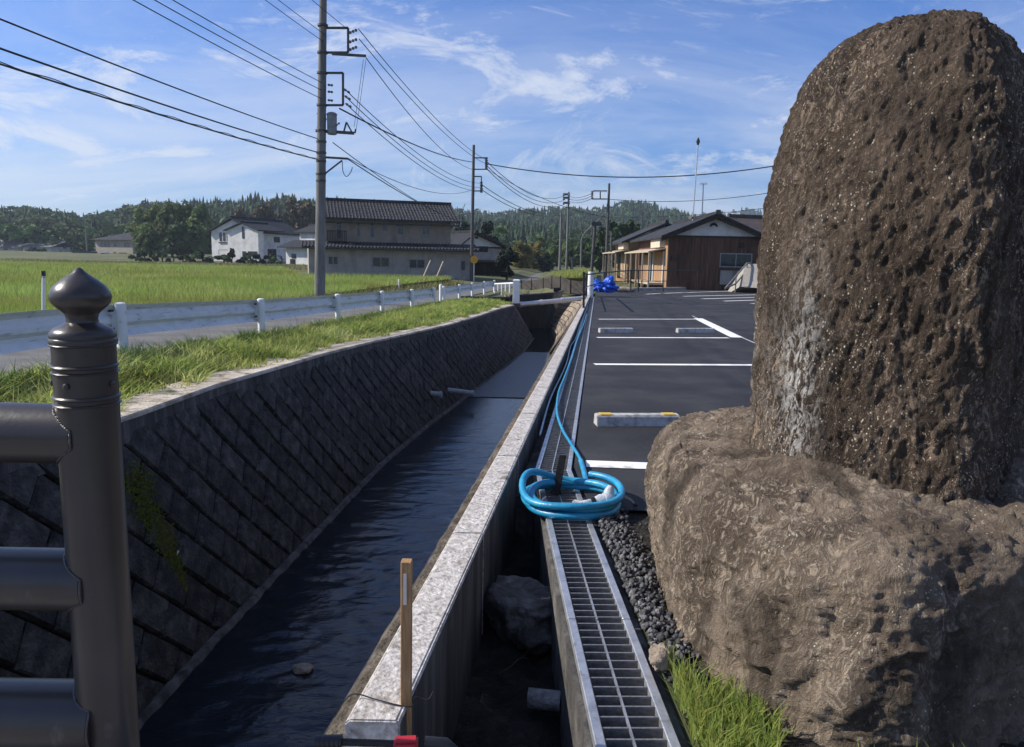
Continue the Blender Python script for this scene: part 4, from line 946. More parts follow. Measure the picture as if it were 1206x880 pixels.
# thin white pipe fence leading to the crossing
pf_ = thing('pipe_fence', aty(592, 345, 40), 'low white pipe fence with thin uprights beside the far road', 'fence')
a, b = aty(583, 334.5, 44), aty(606, 333.5, 36); base_dz = 0.75
for k in range(6):
    q = a+(b-a)*k/5; p = MB(); p.tube([(q[0], q[1], q[2]-base_dz), tuple(q)], 0.04, 8); p.build('upright', 'post_white', pf_, True)
p = MB(); p.tube([tuple(a), tuple(b)], 0.045, 8); p.build('top_rail', 'post_white', pf_, True)

# ------------------------------------------------------------------ crossing at the far end of the stream
EY = 31.2
q = aty(608, 342, EY); zt_ = aty(608, 329, EY)[2]; zb_ = aty(608, 357, EY)[2]
sp_ = thing('gate_post', (q[0], EY, zb_), 'thick white concrete post on the dark slab at the end of the left wall', 'post')
m_ = MB(); m_.box((q[0], EY, (zt_+zb_)/2-.02), (0.29, 0.29, zt_-zb_-.04), taper=.94); m_.build('shaft', 'post_white', sp_, bevel=.02)
m_ = MB(); m_.box((q[0], EY, zt_-.03), (0.30, 0.30, 0.06), taper=.7); m_.build('cap', 'post_white', sp_, bevel=.01)
a = aty(588, 358, EY); b = aty(613, 358, EY)
m_ = MB(); m_.box(((a[0]+b[0])/2, EY+.1, zb_-.09), (b[0]-a[0], 1.0, 0.17)); o = m_.build('landing_slab', 'concrete_dark', bevel=.02); tag(o, 'dark concrete slab under the thick white post', 'slab')
# silver pipe across the stream
a = aty(611, 359, EY); b = aty(691, 351, EY+.6)
o = thing('crossing_pipe', (a+b)/2, 'silver pipe spanning the stream from the white post to the kerb', 'pipe')
m_ = MB(); m_.tube([tuple(a), tuple(b)], 0.10, 16); m_.build('pipe_run', 'silver_thin', o, True)
for k in (0.03, .33, .64, .95):
    q = a+(b-a)*k; d = (b-a)/np.linalg.norm(b-a); m_ = MB(); m_.tube([tuple(q-d*.06), tuple(q+d*.06)], 0.12, 16); m_.build('flange', 'silver_thin', o, True)
# wall across the bend, its shade painted in as near-black
CY = 34.6
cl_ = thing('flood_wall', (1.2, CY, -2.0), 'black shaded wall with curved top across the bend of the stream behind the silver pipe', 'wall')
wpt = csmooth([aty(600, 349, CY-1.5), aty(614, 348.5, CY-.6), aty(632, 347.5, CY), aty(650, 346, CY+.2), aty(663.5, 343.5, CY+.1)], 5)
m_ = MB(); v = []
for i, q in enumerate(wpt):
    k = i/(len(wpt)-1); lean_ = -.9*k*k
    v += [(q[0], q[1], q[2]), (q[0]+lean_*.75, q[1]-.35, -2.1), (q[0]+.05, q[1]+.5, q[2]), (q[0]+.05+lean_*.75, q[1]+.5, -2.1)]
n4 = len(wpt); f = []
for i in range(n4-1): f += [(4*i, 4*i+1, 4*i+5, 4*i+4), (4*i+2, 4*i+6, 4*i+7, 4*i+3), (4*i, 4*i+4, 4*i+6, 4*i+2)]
f += [(4*n4-4, 4*n4-3, 4*n4-1, 4*n4-2)]; m_.add(v, f); m_.build('wall_face', 'wall_shade_black', cl_)
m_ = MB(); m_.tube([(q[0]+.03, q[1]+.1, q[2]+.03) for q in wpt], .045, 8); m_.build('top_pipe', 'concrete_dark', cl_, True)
q = aty(656, 341.5, CY+.3); m_ = MB(); m_.box((q[0], q[1]+.1, q[2]), (.30, .3, .2)); m_.build('end_block', 'wall_shade_black', cl_, bevel=.02)
m_ = MB(); a_ = wpt[0]; m_.box((a_[0]-1.0, a_[1]+.6, -1.35), (2.4, .4, 1.6)); m_.build('side_wall', 'wall_shade_black', cl_)
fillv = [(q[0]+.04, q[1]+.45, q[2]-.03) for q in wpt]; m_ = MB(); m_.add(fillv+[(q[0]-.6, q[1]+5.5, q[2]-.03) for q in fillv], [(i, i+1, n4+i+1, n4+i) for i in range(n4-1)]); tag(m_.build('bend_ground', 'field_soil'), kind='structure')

# black sheet fence beyond the crossing, on thin posts
nf = thing('sheet_fence', aty(665, 342, 38), 'black sheet fence curving round the bend beyond the stream', 'fence')
pts = [(614, 331, 341, 52), (626, 330, 341, 50), (640, 328.5, 342, 47), (650, 326, 343, 45), (660, 326.5, 344, 43), (672, 330, 345, 41.5), (690, 332.5, 347, 40)]
tp = csmooth([aty(u, v0, y) for u, v0, v1, y in pts], 5); bt = csmooth([aty(u, v1, y) for u, v0, v1, y in pts], 5)
m_ = MB(); v = [tuple(q) for p_ in zip(tp, bt) for q in p_]; nn_ = len(tp)
m_.add(v + [(x+.02, y+.03, z) for x, y, z in v], [(2*i, 2*i+1, 2*i+3, 2*i+2) for i in range(nn_-1)] + [(2*nn_+2*i, 2*nn_+2*i+2, 2*nn_+2*i+3, 2*nn_+2*i+1) for i in range(nn_-1)] + [(2*i, 2*i+2, 2*nn_+2*i+2, 2*nn_+2*i) for i in range(nn_-1)])
m_.build('sheet', 'net_black', nf, True)
for i in range(0, nn_, 5): m_ = MB(); m_.tube([(tp[i][0], tp[i][1]-.05, bt[i][2]-.3), (tp[i][0], tp[i][1]-.05, tp[i][2]+.08)], .03, 8); m_.build('post', 'black_metal', nf, True)

# ------------------------------------------------------------------ fence and posts at the far kerb
fp_ = thing('lot_fence', onlot(690, 349), 'thin black pipe fence at the far edge of the parking lot', 'fence')
def fpt(u, vb, y, vt): return aty(u, vb, y), aty(u, vt, y)
f1b, f1t = fpt(687.5, 367, 20.9, 321); f2b, f2t = fpt(691, 349, 31.0, 323.5)
fence = [(f1b, f1t), (f2b, f2t)]
for u, y in ((712, 33), (743, 38), (752, 39), (781, 43), (822, 46)): fence.append(fpt(u, 341.5, y, 318.5 if u > 730 else 321))
for a, b in fence: m_ = MB(); m_.tube([tuple(a-np.array([0, 0, .1])), tuple(b)], 0.032, 8); m_.build('post', 'black_metal', fp_, True)
for (a, b), (c, d) in zip(fence[:-1], fence[1:]):
    m_ = MB(); m_.tube([tuple(b), tuple(d)], 0.026, 8); m_.build('top_rail', 'black_metal', fp_, True)
    if c[1] > 30: m_ = MB(); m_.tube([tuple(a+(b-a)*.45), tuple(c+(d-c)*.45)], 0.018, 8); m_.build('mid_rail', 'black_metal', fp_, True)
# grey steel pole in a white sleeve at the corner
pb_ = aty(695, 346, 32); pt_ = aty(701, 263, 32)
o = thing('marker_pole', pb_, 'thin grey steel pole with a white sleeve beside the blue tarp', 'pole')
pm = aty(696.5, 320, 32)
m_ = MB(); m_.tube([tuple(pb_-np.array([0, 0, .2])), tuple(pm)], 0.13, 14); m_.build('sleeve', 'post_white', o, True)
m_ = MB(); m_.tube([tuple(pm-np.array([0, 0, .3])), tuple(pt_)], 0.065, 12); m_.build('shaft', 'pole_steel', o, True)
q = pt_; m_ = MB(); m_.box((q[0]+.05, q[1], q[2]-.02), (.42, .12, .16)); m_.build('lamp_head', 'pole_steel', o, bevel=.02)
# blue tarp bundle
c0 = onlot(711, 344.5); c0 = aty(712, 338, 33.0)
V = []; nu, nv = 60, 34
for b in np.linspace(0, 1, nv):
    for a in np.linspace(0, 2*np.pi, nu, endpoint=False): V.append((math.cos(a)*math.sin(b*math.pi)**.55, math.sin(a)*math.sin(b*math.pi)**.55, -math.cos(b*math.pi)))
V = np.array(V); fo = np.abs(fbm(V*2.0+3, 4, 88)); V = V*(0.8+.55*fo)[:, None]; V[:, 2] = np.maximum(V[:, 2]*(1+.35*np.sin(V[:, 0]*4)), -0.8)
V = V*np.array([.50, .4, .30])+np.array([c0[0], c0[1], c0[2]])
F = [(i*nu+k, i*nu+(k+1) % nu, (i+1)*nu+(k+1) % nu, (i+1)*nu+k) for i in range(nv-1) for k in range(nu)]
tag(np_mesh('tarp_bundle', V, F, 'tarp_blue'), 'crumpled bright blue tarp heaped at the far corner of the lot', 'tarp')

# ------------------------------------------------------------------ wheel stops
def stop(u0, u1, v_, label, yellow, name='wheel_stop'):
    a, b = onlot(u0, v_), onlot(u1, v_); mid = (a+b)/2; L = np.linalg.norm(b-a); ang = math.atan2(b[1]-a[1], b[0]-a[0]); z = lotz(mid[1])+.006
    o = thing(name, (mid[0], mid[1]+.06, z), label, 'wheel stop', 'wheel stops')
    m_ = MB(); pr = [(-.065, 0), (-.05, .078), (-.04, .085), (.04, .085), (.05, .078), (.065, 0)]
    m_.prism([(0, y, zz) for y, zz in pr], (-L/2, 0, 0), (L/2, 0, 0)); cs, sn = math.cos(ang), math.sin(ang)
    m_.v = [(mid[0]+q[0]*cs-q[1]*sn, mid[1]+.06+q[0]*sn+q[1]*cs, z+q[2]) for q in m_.v]; m_.build('block', 'stop_concrete', o, bevel=.006)
    if yellow:
        for k in (-.38, .38):
            m_ = MB(); m_.box((mid[0]+k*L*cs, mid[1]+.06+k*L*sn, z+.0865), (.09, .075, .003), rz=ang); m_.build('reflector', 'paint_yellow', o)
stop(702, 800, 504, 'near concrete wheel stop with yellow ends beside the boulder', True)
stop(706, 745, 392.7, 'left one of the two far concrete wheel stops', False)
stop(798, 841, 392.7, 'right one of the two far concrete wheel stops by the slanting line', False)
for k, (u, v_) in enumerate(((857, 339.8), (867, 340.5), (877, 341.5), (889, 343))):
    p = onlot(u, v_); m_ = MB(); m_.box((p[0], p[1], p[2]+.09), (.42, .26, .16), rz=.2, taper=.85)
    tag(m_.build('kerb_stone', 'litter', bevel=.03), ['white kerb stone at the foot of the ramp handrail', 'second white kerb stone from the ramp handrail', 'third white kerb stone from the ramp handrail', 'white kerb stone nearest the monument below the ramp'][k], 'kerb stone', 'white kerb stones by the ramp')

# ------------------------------------------------------------------ blue hose coil
hc = onlot(672, 582, .05); hz = lotz(hc[1])
ho = thing('water_hose', (hc[0], hc[1], hz), 'coiled bright blue hose lying on the drain grating', 'hose')
def elp(t, rx, ry, dx, dy, z): return (hc[0]+dx+rx*math.cos(t), hc[1]+dy+ry*math.sin(t), hz+z)
pts = []
loops = [(.205, .29, .012, .03, .026), (.238, .25, -.012, -.03, .028), (.188, .20, .02, .01, .050), (.222, .255, -.008, -.045, .058), (.247, .26, .004, .012, .082)]
N_ = 40
tot = len(loops)-1
for i in range(N_*tot+1):
    k = i/N_; j = min(int(k), tot-1); f = k-j; A = np.array(loops[j])*(1-f)+np.array(loops[j+1])*f; t = 2*math.pi*k+1.1
    bump = .055*max(0, math.cos(t-2.6))**4*(1 if k > 3 else 0)
    pts.append(elp(t, *A[:4], A[4]+.006*math.sin(3*t)+bump))
m_ = MB(); m_.tube(pts, .0168, 14); m_.build('coil', 'hose_blue', ho, True)
tail = [pts[0]] + [tuple(onlot(u, v_, .03)) for u, v_ in ((686, 549), (682, 538), (672, 522), (662, 505), (656, 485), (658, 462), (665, 444), (674, 420), (680, 400), (688, 380), (691, 370))]
m_ = MB(); m_.tube([tuple(q) for q in csmooth(tail, 8)], [.0145 if i < 14 else .0095 for i in range(len(tail)*8-7)], 12); m_.build('tail', 'hose_blue', ho, True)
# grey coupling at the hose end
cp = onlot(705, 590, .05); d = Vector((.9, .25, .12)).normalized()
co = thing('hose_coupling', tuple(cp), 'grey plastic coupling and valve inside the blue hose coil', 'coupling')
c = Vector(cp)
for nm, a, b, r0, r1, mm in (('nipple', -.075, -.035, .017, .017, 'fitting_grey'), ('clamp_ring', -.04, -.02, .024, .024, 'black_plastic'), ('body', -.02, .035, .021, .028, 'fitting_grey'), ('bulb', .03, .075, .034, .022, 'fitting_grey')):
    m_ = MB(); m_.tube([c+d*a, c+d*(a+b)/2, c+d*b], [r0, max(r0, r1)*1.08, r1], 14); m_.build(nm, mm, co, True)
m_ = MB(); u_ = Vector((.1, .3, .9)).normalized(); m_.tube([c+d*.05, c+d*.05+u_*.035, c+d*.055+u_*.06], [.024, .026, .014], 12); m_.build('branch', 'fitting_grey', co, True)
m_ = MB(); m_.tube([c-d*.06, c-d*.075+u_*.03], [.006, .006], 8); m_.build('lever', 'black_plastic', co, True)
m_ = MB(); m_.box(tuple(c-d*.10+Vector((0, .03, .0))), (.05, .028, .018), rz=-.5); m_.build('tag_plate', 'fitting_grey', co, bevel=.003)
# black flat bar standing in the coil
b0 = onlot(655, 581); m_ = MB(); t0_ = aty(663, 537, b0[1])
m_.prism([(b0[0]-.022, b0[1], b0[2]), (b0[0]+.018, b0[1]-.006, b0[2]), (t0_[0]+.018, b0[1]-.006+.02, t0_[2]), (t0_[0]-.016, b0[1]+.02, t0_[2])], (0, -.006, 0), (0, .012, 0))
bo = thing('grate_lifter', (b0[0], b0[1], b0[2]), 'black flat steel bar standing upright inside the blue hose coil', 'bar')
m_.build('blade', 'black_metal', bo, bevel=.003); m_ = MB(); m_.box((b0[0], b0[1], b0[2]+.003), (.05, .045, .006)); m_.build('foot', 'black_metal', bo)
# thin pale cord running far along the drain
cdp = [tuple(onlot(u, v_, .02)) for u, v_ in ((636, 512), (648, 470), (662, 440), (668, 425), (672, 408), (678, 398), (684, 380), (692, 362))]
m_ = MB(); m_.tube([tuple(q) for q in csmooth(cdp, 6)], .007, 8); tag(m_.build('cord', 'rope_pale'), 'thin pale cord wandering along the drain beside the kerb', 'cord')

# ------------------------------------------------------------------ wooden stake, wire and clamp at the kerb's end
SY = CURB0[1]+0.08; sb_ = aty(478, 880, SY); st_ = aty(479, 660, SY)
stk = thing('wooden_stake', (sb_[0], SY, sb_[2]-.1), 'square orange brown wooden stake tied to the end of the pale kerb', 'stake')
wdt = 0.0245
m_ = MB(); m_.bar((sb_[0]-.0, SY, sb_[2]-.12), (st_[0], SY, st_[2]), wdt, wdt, up=(0, 1, .0)); m_.build('shaft', 'wood_stake', stk, bevel=.0015, seg=1)
m_ = MB(); m_.box((st_[0]-.002, SY-wdt/2-.0015, st_[2]-.065), (.0075, .003, .075)); m_.build('nail_plate', 'silver_thin', stk)
za = aty(450, 830, SY)[2]; kx = curbx(SY)
m_ = MB(); w0 = [(kx-.055, SY+.03, lotz(SY)+.03), (kx-.012, SY+.02, lotz(SY)+.094), (kx+.05, SY+.0, lotz(SY)+.0955), (sb_[0]-.02, SY-.018, lotz(SY)+.094), (sb_[0]+.018, SY-.02, lotz(SY)+.092), (sb_[0]+.02, SY+.015, lotz(SY)+.093), (sb_[0]+.05, SY+.02, lotz(SY)+.085), (sb_[0]+.062, SY+.03, lotz(SY)+.10)]
m_.tube([tuple(q) for q in csmooth(w0, 6)], .0017, 6); tag(m_.build('tie_wire', 'black_metal'), 'thin wire tied round the wooden stake across the kerb top', 'wire')
# red and black hand tool on the bridge edge
q0 = aty(372, 868, 1.47); q1 = aty(532, 872, 1.49); zc_ = q0[2]-.012
tl_ = thing('bolt_cutter', (q0[0]+.1, 1.47, zc_-.02), 'red and black long handled hand tool at the bottom edge below the stake', 'tool')
m_ = MB(); m_.tube([(q0[0], 1.47, zc_), (q0[0]+.055, 1.472, zc_+.002)], [.014, .0135], 14); m_.build('grip', 'black_plastic', tl_, True)
for k in range(5): m_ = MB(); m_.tube([(q0[0]+.006+.01*k, 1.47, zc_), (q0[0]+.010+.01*k, 1.47, zc_)], .0152, 14); m_.build('grip_rib', 'black_plastic', tl_, True)
m_ = MB(); m_.tube([(q0[0]+.05, 1.472, zc_), (q1[0]-.09, 1.475, zc_-.004)], .0075, 12); m_.build('handle', 'black_metal', tl_, True)
m_ = MB(); m_.box((aty(478, 876, 1.475)[0], 1.475, zc_-.006), (.052, .03, .03), rz=.1); m_.build('head', 'red_plastic', tl_, bevel=.005)
m_ = MB(); m_.tube([(aty(500, 876, 1.48)[0], 1.478, zc_+.0), (aty(525, 876, 1.48)[0], 1.48, zc_-.004), (q1[0]+.01, 1.48, zc_-.02)], [.012, .012, .008], 12); m_.build('jaw', 'black_plastic', tl_, True)

# litter on the wall: pale scraps caught in the joints
for k, (u, v_) in enumerate(((308, 545), (374, 577), (199, 652), (488, 498), (557, 418), (520, 440))):
    s_, t_ = wallhit(u, v_); q = wallpt(s_, t_, .035); m_ = MB(); a = random.random()*3
    m_.prism([tuple(q+np.array([0, math.cos(a)*.022, math.sin(a)*.022])), tuple(q+np.array([.004, .014, .012])), tuple(q+np.array([0, -.01, .03])), tuple(q+np.array([0, -.02, -.008]))], (0, 0, 0), (.004, 0, .003))
    tag(m_.build('paper_scrap', 'litter'), 'tiny pale scrap caught on the dark stream wall', 'scrap', 'pale scraps on the wall')

# ------------------------------------------------------------------ utility poles
def insul(mb, p, d, n=3, r=.045, L=.22):
    p, d = Vector(p), Vector(d).normalized()
    for k in range(n): a = p+d*(L*k/n); mb.tube([a, a+d*L/n*.5, a+d*L/n*.9], [r*.5, r, r*.5], 8)
def pole(name, base, h, r0, r1, label, m='pole_concrete', dx=0.0):
    o = thing(name, base, label, 'utility pole', 'utility poles')
    b = Vector(base); tops = Vector((base[0]+dx, base[1], base[2]+h))
    s_ = MB(); s_.tube([b-Vector((0, 0, .3)), b+Vector((dx*.5, 0, h*.5)), tops], [r0, (r0+r1)/2, r1], 18); s_.build('shaft', m, o, True)
    return o
def put(o, nm, m, fn, smooth=False): mb = MB(); fn(mb); return mb.build(nm, m, o, smooth)
Y1 = 28.0; p1 = aty(376, 345, Y1); H1 = 12.2; _t = aty(380.5, 0, Y1); LEAN1 = (_t[0]-p1[0])/(_t[2]+.6)*H1
pole1 = pole('utility_pole', (p1[0], Y1, -0.6), H1, .20, .115, 'nearest tall concrete utility pole with transformer at the field edge', dx=LEAN1)
def P1(u, v_, y=Y1): return Vector(aty(u, v_, y))
AT = {}    # attachment points
arms = [('arm_frame', [(382, 33), (410, 33), (410, 62), (382, 62)], .035), ('arm_frame', [(381, 86), (404, 86), (404, 124), (380, 124)], .035)]
def leanx(v_): return 0
for nm, q, r_ in arms: put(pole1, nm, 'pole_steel', lambda mb: [mb.bar(P1(*a), P1(*b), .07, .07) for a, b in zip(q[:-1], q[1:])])
put(pole1, 'cross_arm', 'pole_steel', lambda mb: mb.bar(P1(391, 63.5), P1(431, 66), .08, .08))
put(pole1, 'cross_arm', 'pole_steel', lambda mb: mb.bar(P1(372, 154), P1(417, 157), .1, .1))
put(pole1, 'cross_arm', 'pole_steel', lambda mb: mb.bar(P1(377, 185), P1(409, 187), .07, .07))
put(pole1, 'arm_brace', 'pole_steel', lambda mb: mb.bar(P1(381, 206), P1(403, 189), .05, .05))
for (u, v_) in ((411, 39), (411, 50), (411, 59)): put(pole1, 'insulator', 'porcelain', lambda mb: insul(mb, P1(u, v_), (.8, .1, .35), 3, .06, .32), True)
for (u, v_) in ((386, 100), (386, 108), (386, 118)): put(pole1, 'insulator', 'porcelain', lambda mb: insul(mb, P1(u, v_), (.95, -.1, -.1), 2, .05, .2), True)
for (u, v_) in ((405, 105), (406, 113), (407, 122)): put(pole1, 'insulator', 'porcelain', lambda mb: insul(mb, P1(u, v_), (.7, .3, -.4), 2, .05, .25), True)
tc_ = P1(391, 145); tb = MB(); tb.lathe([(.14, -.40), (.17, -.38), (.175, .26), (.19, .27), (.19, .31), (.12, .36), (.03, .38)], tuple(tc_), 20); tr_ = tb.build('transformer', 'transformer_grey', pole1, True)
put(tr_, 'bushing', 'porcelain', lambda mb: insul(mb, tc_+Vector((-.18, -.05, .1)), (-.5, -.2, .5), 2, .04, .2), True)
put(tr_, 'bushing', 'porcelain', lambda mb: insul(mb, tc_+Vector((.14, -.05, -.1)), (.8, -.2, .5), 2, .04, .2), True)
put(pole1, 'cutout_switch', 'pole_steel', lambda mb: [mb.bar(P1(405, 155), P1(408, 144), .06, .05), mb.bar(P1(408, 144), P1(414, 155), .05, .05), mb.bar(P1(418, 157), P1(419, 152), .05, .05)])
for v_ in (30, 62, 86, 124, 154, 167, 180, 190, 205, 213):
    put(pole1, 'band', 'pole_steel', lambda mb: mb.lathe([(.175, -.04), (.185, -.03), (.185, .03), (.175, .04)], (p1[0]+LEAN1*(P1(378, v_).z+.6)/H1, Y1, P1(378, v_).z), 14), True)
for k, v_ in enumerate((126, 134, 142, 150, 172, 178, 187, 194)): put(pole1, 'step_bolt', 'pole_steel', lambda mb: mb.bar(P1(378, v_), P1(373 if k % 2 else 384, v_), .03, .03))
Y2 = 65.0; p2 = aty(555, 333, Y2)
pole2 = pole('utility_pole', (p2[0], Y2, -1.0), 11.45, .17, .11, 'slim dark utility pole with yellow round sign beside the large tan house', 'pole_steel', dx=aty(558, 172, Y2)[0]-p2[0])
def P2(u, v_): return Vector(aty(u, v_, Y2))
for q in ([(558, 186), (572, 186), (572, 199)], [(558, 199.5), (572, 199.5)], [(557, 208), (567, 208), (567, 225)], [(557, 225), (567, 225)]): put(pole2, 'arm_frame', 'pole_steel', lambda mb: [mb.bar(P2(*a), P2(*b), .09, .09) for a, b in zip(q[:-1], q[1:])])
for u, v_ in ((573, 188), (573, 193), (573, 198), (567, 217), (567, 221), (567, 225)): put(pole2, 'insulator', 'porcelain', lambda mb: insul(mb, P2(u, v_)-Vector((0, 0, .15)), (0, 0, 1), 2, .14, .36), True)
o = thing('road_sign', P2(557, 333)-Vector((-.25, .2, 0)), 'round yellow road sign on a thin post in front of the slim pole', 'sign')
sc0 = P2(558.5, 306)-Vector((0, .3, 0)); put(o, 'disc', 'sign_yellow', lambda mb: mb.tube([sc0, sc0+Vector((0, .03, 0))], .32, 24), True)
put(o, 'emblem', 'black_plastic', lambda mb: [mb.bar(sc0+Vector((-.13, -.006, -.05)), sc0+Vector((.02, -.006, .12)), .01, .05, up=(0, 1, 0)), mb.bar(sc0+Vector((.02, -.006, .12)), sc0+Vector((.15, -.006, -.02)), .01, .05, up=(0, 1, 0)), mb.bar(sc0+Vector((-.15, -.006, -.12)), sc0+Vector((.15, -.006, -.12)), .01, .04, up=(0, 1, 0))])
put(o, 'post', 'post_white', lambda mb: mb.tube([sc0+Vector((0, .05, -2.1)), sc0+Vector((0, .05, .3))], .04, 10), True)
# poles further along
Y3 = 112.; p3 = aty(659, 322, Y3-8); pole3 = pole('utility_pole', (p3[0], Y3-8, p3[2]-.4), aty(663, 250, Y3-8)[2]-p3[2]+.4, .20, .13, 'leaning grey utility pole in front of a taller twin before the hill')
p3b = aty(667, 322, Y3); pole3b = pole('utility_pole', (p3b[0], Y3, p3b[2]-.4), aty(667, 226, Y3)[2]-p3b[2]+.4, .20, .12, 'tall pole crowned with stacked insulators before the wooded hill')
for v_ in (229, 233, 239): put(pole3b, 'cross_arm', 'pole_steel', lambda mb: mb.bar(aty(663, v_, Y3), aty(671, v_, Y3), .14, .3))
for u, v_ in ((664, 231), (670, 231), (664, 236), (670, 236), (664, 241), (670, 241)): put(pole3b, 'insulator', 'porcelain', lambda mb: insul(mb, Vector(aty(u, v_, Y3-.2)), (0, 0, 1), 1, .2, .3), True)
Y4 = 72.; p4 = aty(713, 336, Y4); pole4 = pole('utility_pole', (p4[0], Y4, p4[2]-.4), aty(715.5, 216, Y4)[2]-p4[2]+.4, .18, .1, 'dark utility pole with a left hand arm frame beside the brown house', 'pole_steel')
for q in ([(715, 225), (699, 225), (697, 227), (697, 234)], [(715, 234.5), (697, 234.5)], [(707, 226), (707, 234)]): put(pole4, 'arm_frame', 'pole_steel', lambda mb: [mb.bar(aty(*a, Y4), aty(*b, Y4), .1, .1) for a, b in zip(q[:-1], q[1:])])
for v_ in (227, 230, 233.5): put(pole4, 'insulator', 'porcelain', lambda mb: insul(mb, Vector(aty(697.5, v_+1, Y4-.1)), (0, 0, 1), 2, .13, .24), True)
p5 = aty(718, 336, 68); pole5 = pole('utility_pole', (p5[0], 68, p5[2]-.4), aty(718, 272, 68)[2]-p5[2]+.4, .12, .09, 'short thin pole right behind the dark pole at the porch', 'pole_steel')
# far pole over the left fields, and field marker post
p6 = aty(103, 302, 190); pole6 = pole('utility_pole', (p6[0], 190, p6[2]-.4), aty(101, 265, 190)[2]-p6[2]+.4, .2, .14, 'small far pole between the low houses and the tan house')
fm = aty(50, 364, 15.0); ft = aty(51, 318, 15.0)
o = thing('field_marker', fm, 'thin white marker post with a dark head standing in the near paddy', 'post')
put(o, 'shaft', 'post_white', lambda mb: mb.tube([tuple(fm-np.array([0, 0, .3])), tuple(ft-np.array([0, 0, .12]))], .035, 10), True)
put(o, 'head', 'black_plastic', lambda mb: mb.box(tuple(ft-np.array([0, 0, .09])), (.05, .06, .14)), False)
for k, (u, v_, y) in enumerate(((468, 337, 33), (455, 338, 60))):
    if k: continue
    a = aty(470, 338, 40); put(thing('stub_post', a, 'short white stub post at the field edge near the tan house', 'post'), 'shaft', 'post_white', lambda mb: mb.tube([tuple(a-np.array([0, 0, .5])), tuple(a+np.array([0, 0, .4]))], .05, 10), True)
# street lamp with curved arm
sl0 = aty(684, 322, 95); o = thing('street_lamp', sl0, 'grey street lamp with a long curved arm before the hill', 'street lamp')
arc = [aty(684, 322, 95), aty(684.5, 290, 95), aty(686, 279, 95), aty(692, 271, 95), aty(701, 263, 95), aty(709, 256, 95)]
put(o, 'arm', 'pole_concrete', lambda mb: mb.tube([tuple(q) for q in csmooth(arc, 5)], .09, 8), True)
put(o, 'lamp_head', 'pole_concrete', lambda mb: mb.bar(aty(707, 257, 95), aty(711, 254, 95), .3, .18))
tpo = aty(674, 319, 90); o = thing('notice_post', tpo, 'pale T shaped post standing on the green bank before the hill', 'post')
put(o, 'shaft', 'pole_concrete', lambda mb: mb.bar(tpo, aty(674, 304, 90), .18, .18)); put(o, 'head', 'pole_concrete', lambda mb: mb.bar(aty(671, 304, 90), aty(676.5, 304, 90), .25, .25))

# ------------------------------------------------------------------ wires
def wire(a, b, sag, r, label, group, n=22):
    a, b = np.array(a, float), np.array(b, float); pts = []
    for k in range(n+1): t = k/n; q = a+(b-a)*t; q[2] -= sag*4*t*(1-t); pts.append(tuple(q))
    m_ = MB(); m_.tube(pts, r, 6); return tag(m_.build('power_line', 'wire_black'), label, 'wire', group)
P0 = np.array([-10.9, -10.0]); dxy = P0-np.array([p1[0], Y1])
def back(u, v_, dz=0, dx=0): a = np.array(aty(u, v_, Y1)); return a, a+np.array([dxy[0]+dx, dxy[1], dz])
lab = {'top': 'thin wire from the top frame of the nearest pole to upper left', 'mid': 'thin wire from the middle frame of the nearest pole to upper left', 'tw': 'cable from below the transformer of the nearest pole to the left edge'}
for u, v_, dz, w_ in ((411, 36, .3, 'highest'), (384, 42, .4, 'second'), (382, 50, .4, 'third')): a, b = back(u, v_, dz); wire(a, b, .5, .010, w_+' '+lab['top'], 'upper wires left of the nearest pole')
for u, v_, w_ in ((380, 98, 'upper'), (380, 107, 'centre'), (380, 117, 'lower')): a, b = back(u, v_, .2, (v_-107)*.03); wire(a, b, .5, .012, w_+' '+lab['mid'], 'middle wires left of the nearest pole')
for u, v_, r_, w_ in ((374, 163.5, .016, 'upper'), (374, 179.5, .019, 'middle'), (374, 188, .017, 'lowest')): a, b = back(u, v_, .15); wire(a, b, .45, r_, w_+' '+lab['tw'], 'cables left of the nearest pole')
# second strand twisted round the lowest cable
a, b = back(374, 188, .15); tw = []
for k in range(161): t = k/160; q = a+(b-a)*t; q[2] -= .45*4*t*(1-t); tw.append((q[0]+.014*math.sin(k*1.1), q[1], q[2]+.028+.014*math.cos(k*1.1)))
m_ = MB(); m_.tube(tw, .010, 5); tag(m_.build('power_line', 'wire_black'), 'strand lashed round the lowest cable left of the nearest pole', 'wire')
ua = 'wire from the nearest pole to the slim pole by the tan house'
for (u, v_), (u2, v2), sg in (((422, 34), (572, 188), .55), ((423, 46), (572, 193), .55), ((431, 68), (558, 200), .75), ((405, 104), (567, 216), .8), ((406, 113), (567, 221), .8), ((407, 122), (567, 225), .8)):
    wire(aty(u, v_, Y1), aty(u2, v2, Y2), sg, .016, {34: 'highest', 46: 'second highest', 68: 'third highest', 104: 'fourth highest', 113: 'fifth highest', 122: 'sixth highest'}[v_]+' '+ua, 'wires between the two nearest poles')
wire(aty(400, 128, Y1), aty(558, 191, Y2), .35, .028, 'thick black cable between the nearest pole and the slim pole', None)
wire(aty(409, 187, Y1), aty(545, 262, 58), .25, .02, 'lower cable dropping from the nearest pole arm towards the tan house roof', 'house drop cables'); wire(aty(392, 168, Y1), aty(520, 252, 58), .2, .016, 'upper cable dropping from the nearest pole arm towards the tan house roof', 'house drop cables')
wire(aty(409, 186, Y1), aty(560, 222, Y2), .8, .014, 'lowest slack wire from the nearest pole arm to the slim pole', None)
for (u, v_), (u2, v2) in (((428, 70), (417, 150)), ((431, 70), (419, 156))): wire(aty(u, v_, Y1), aty(u2, v2, Y1), .02, .008, ('left' if u == 428 else 'right')+' thin wire hanging from the upper arm to the transformer arm', 'transformer lead wires', 6)
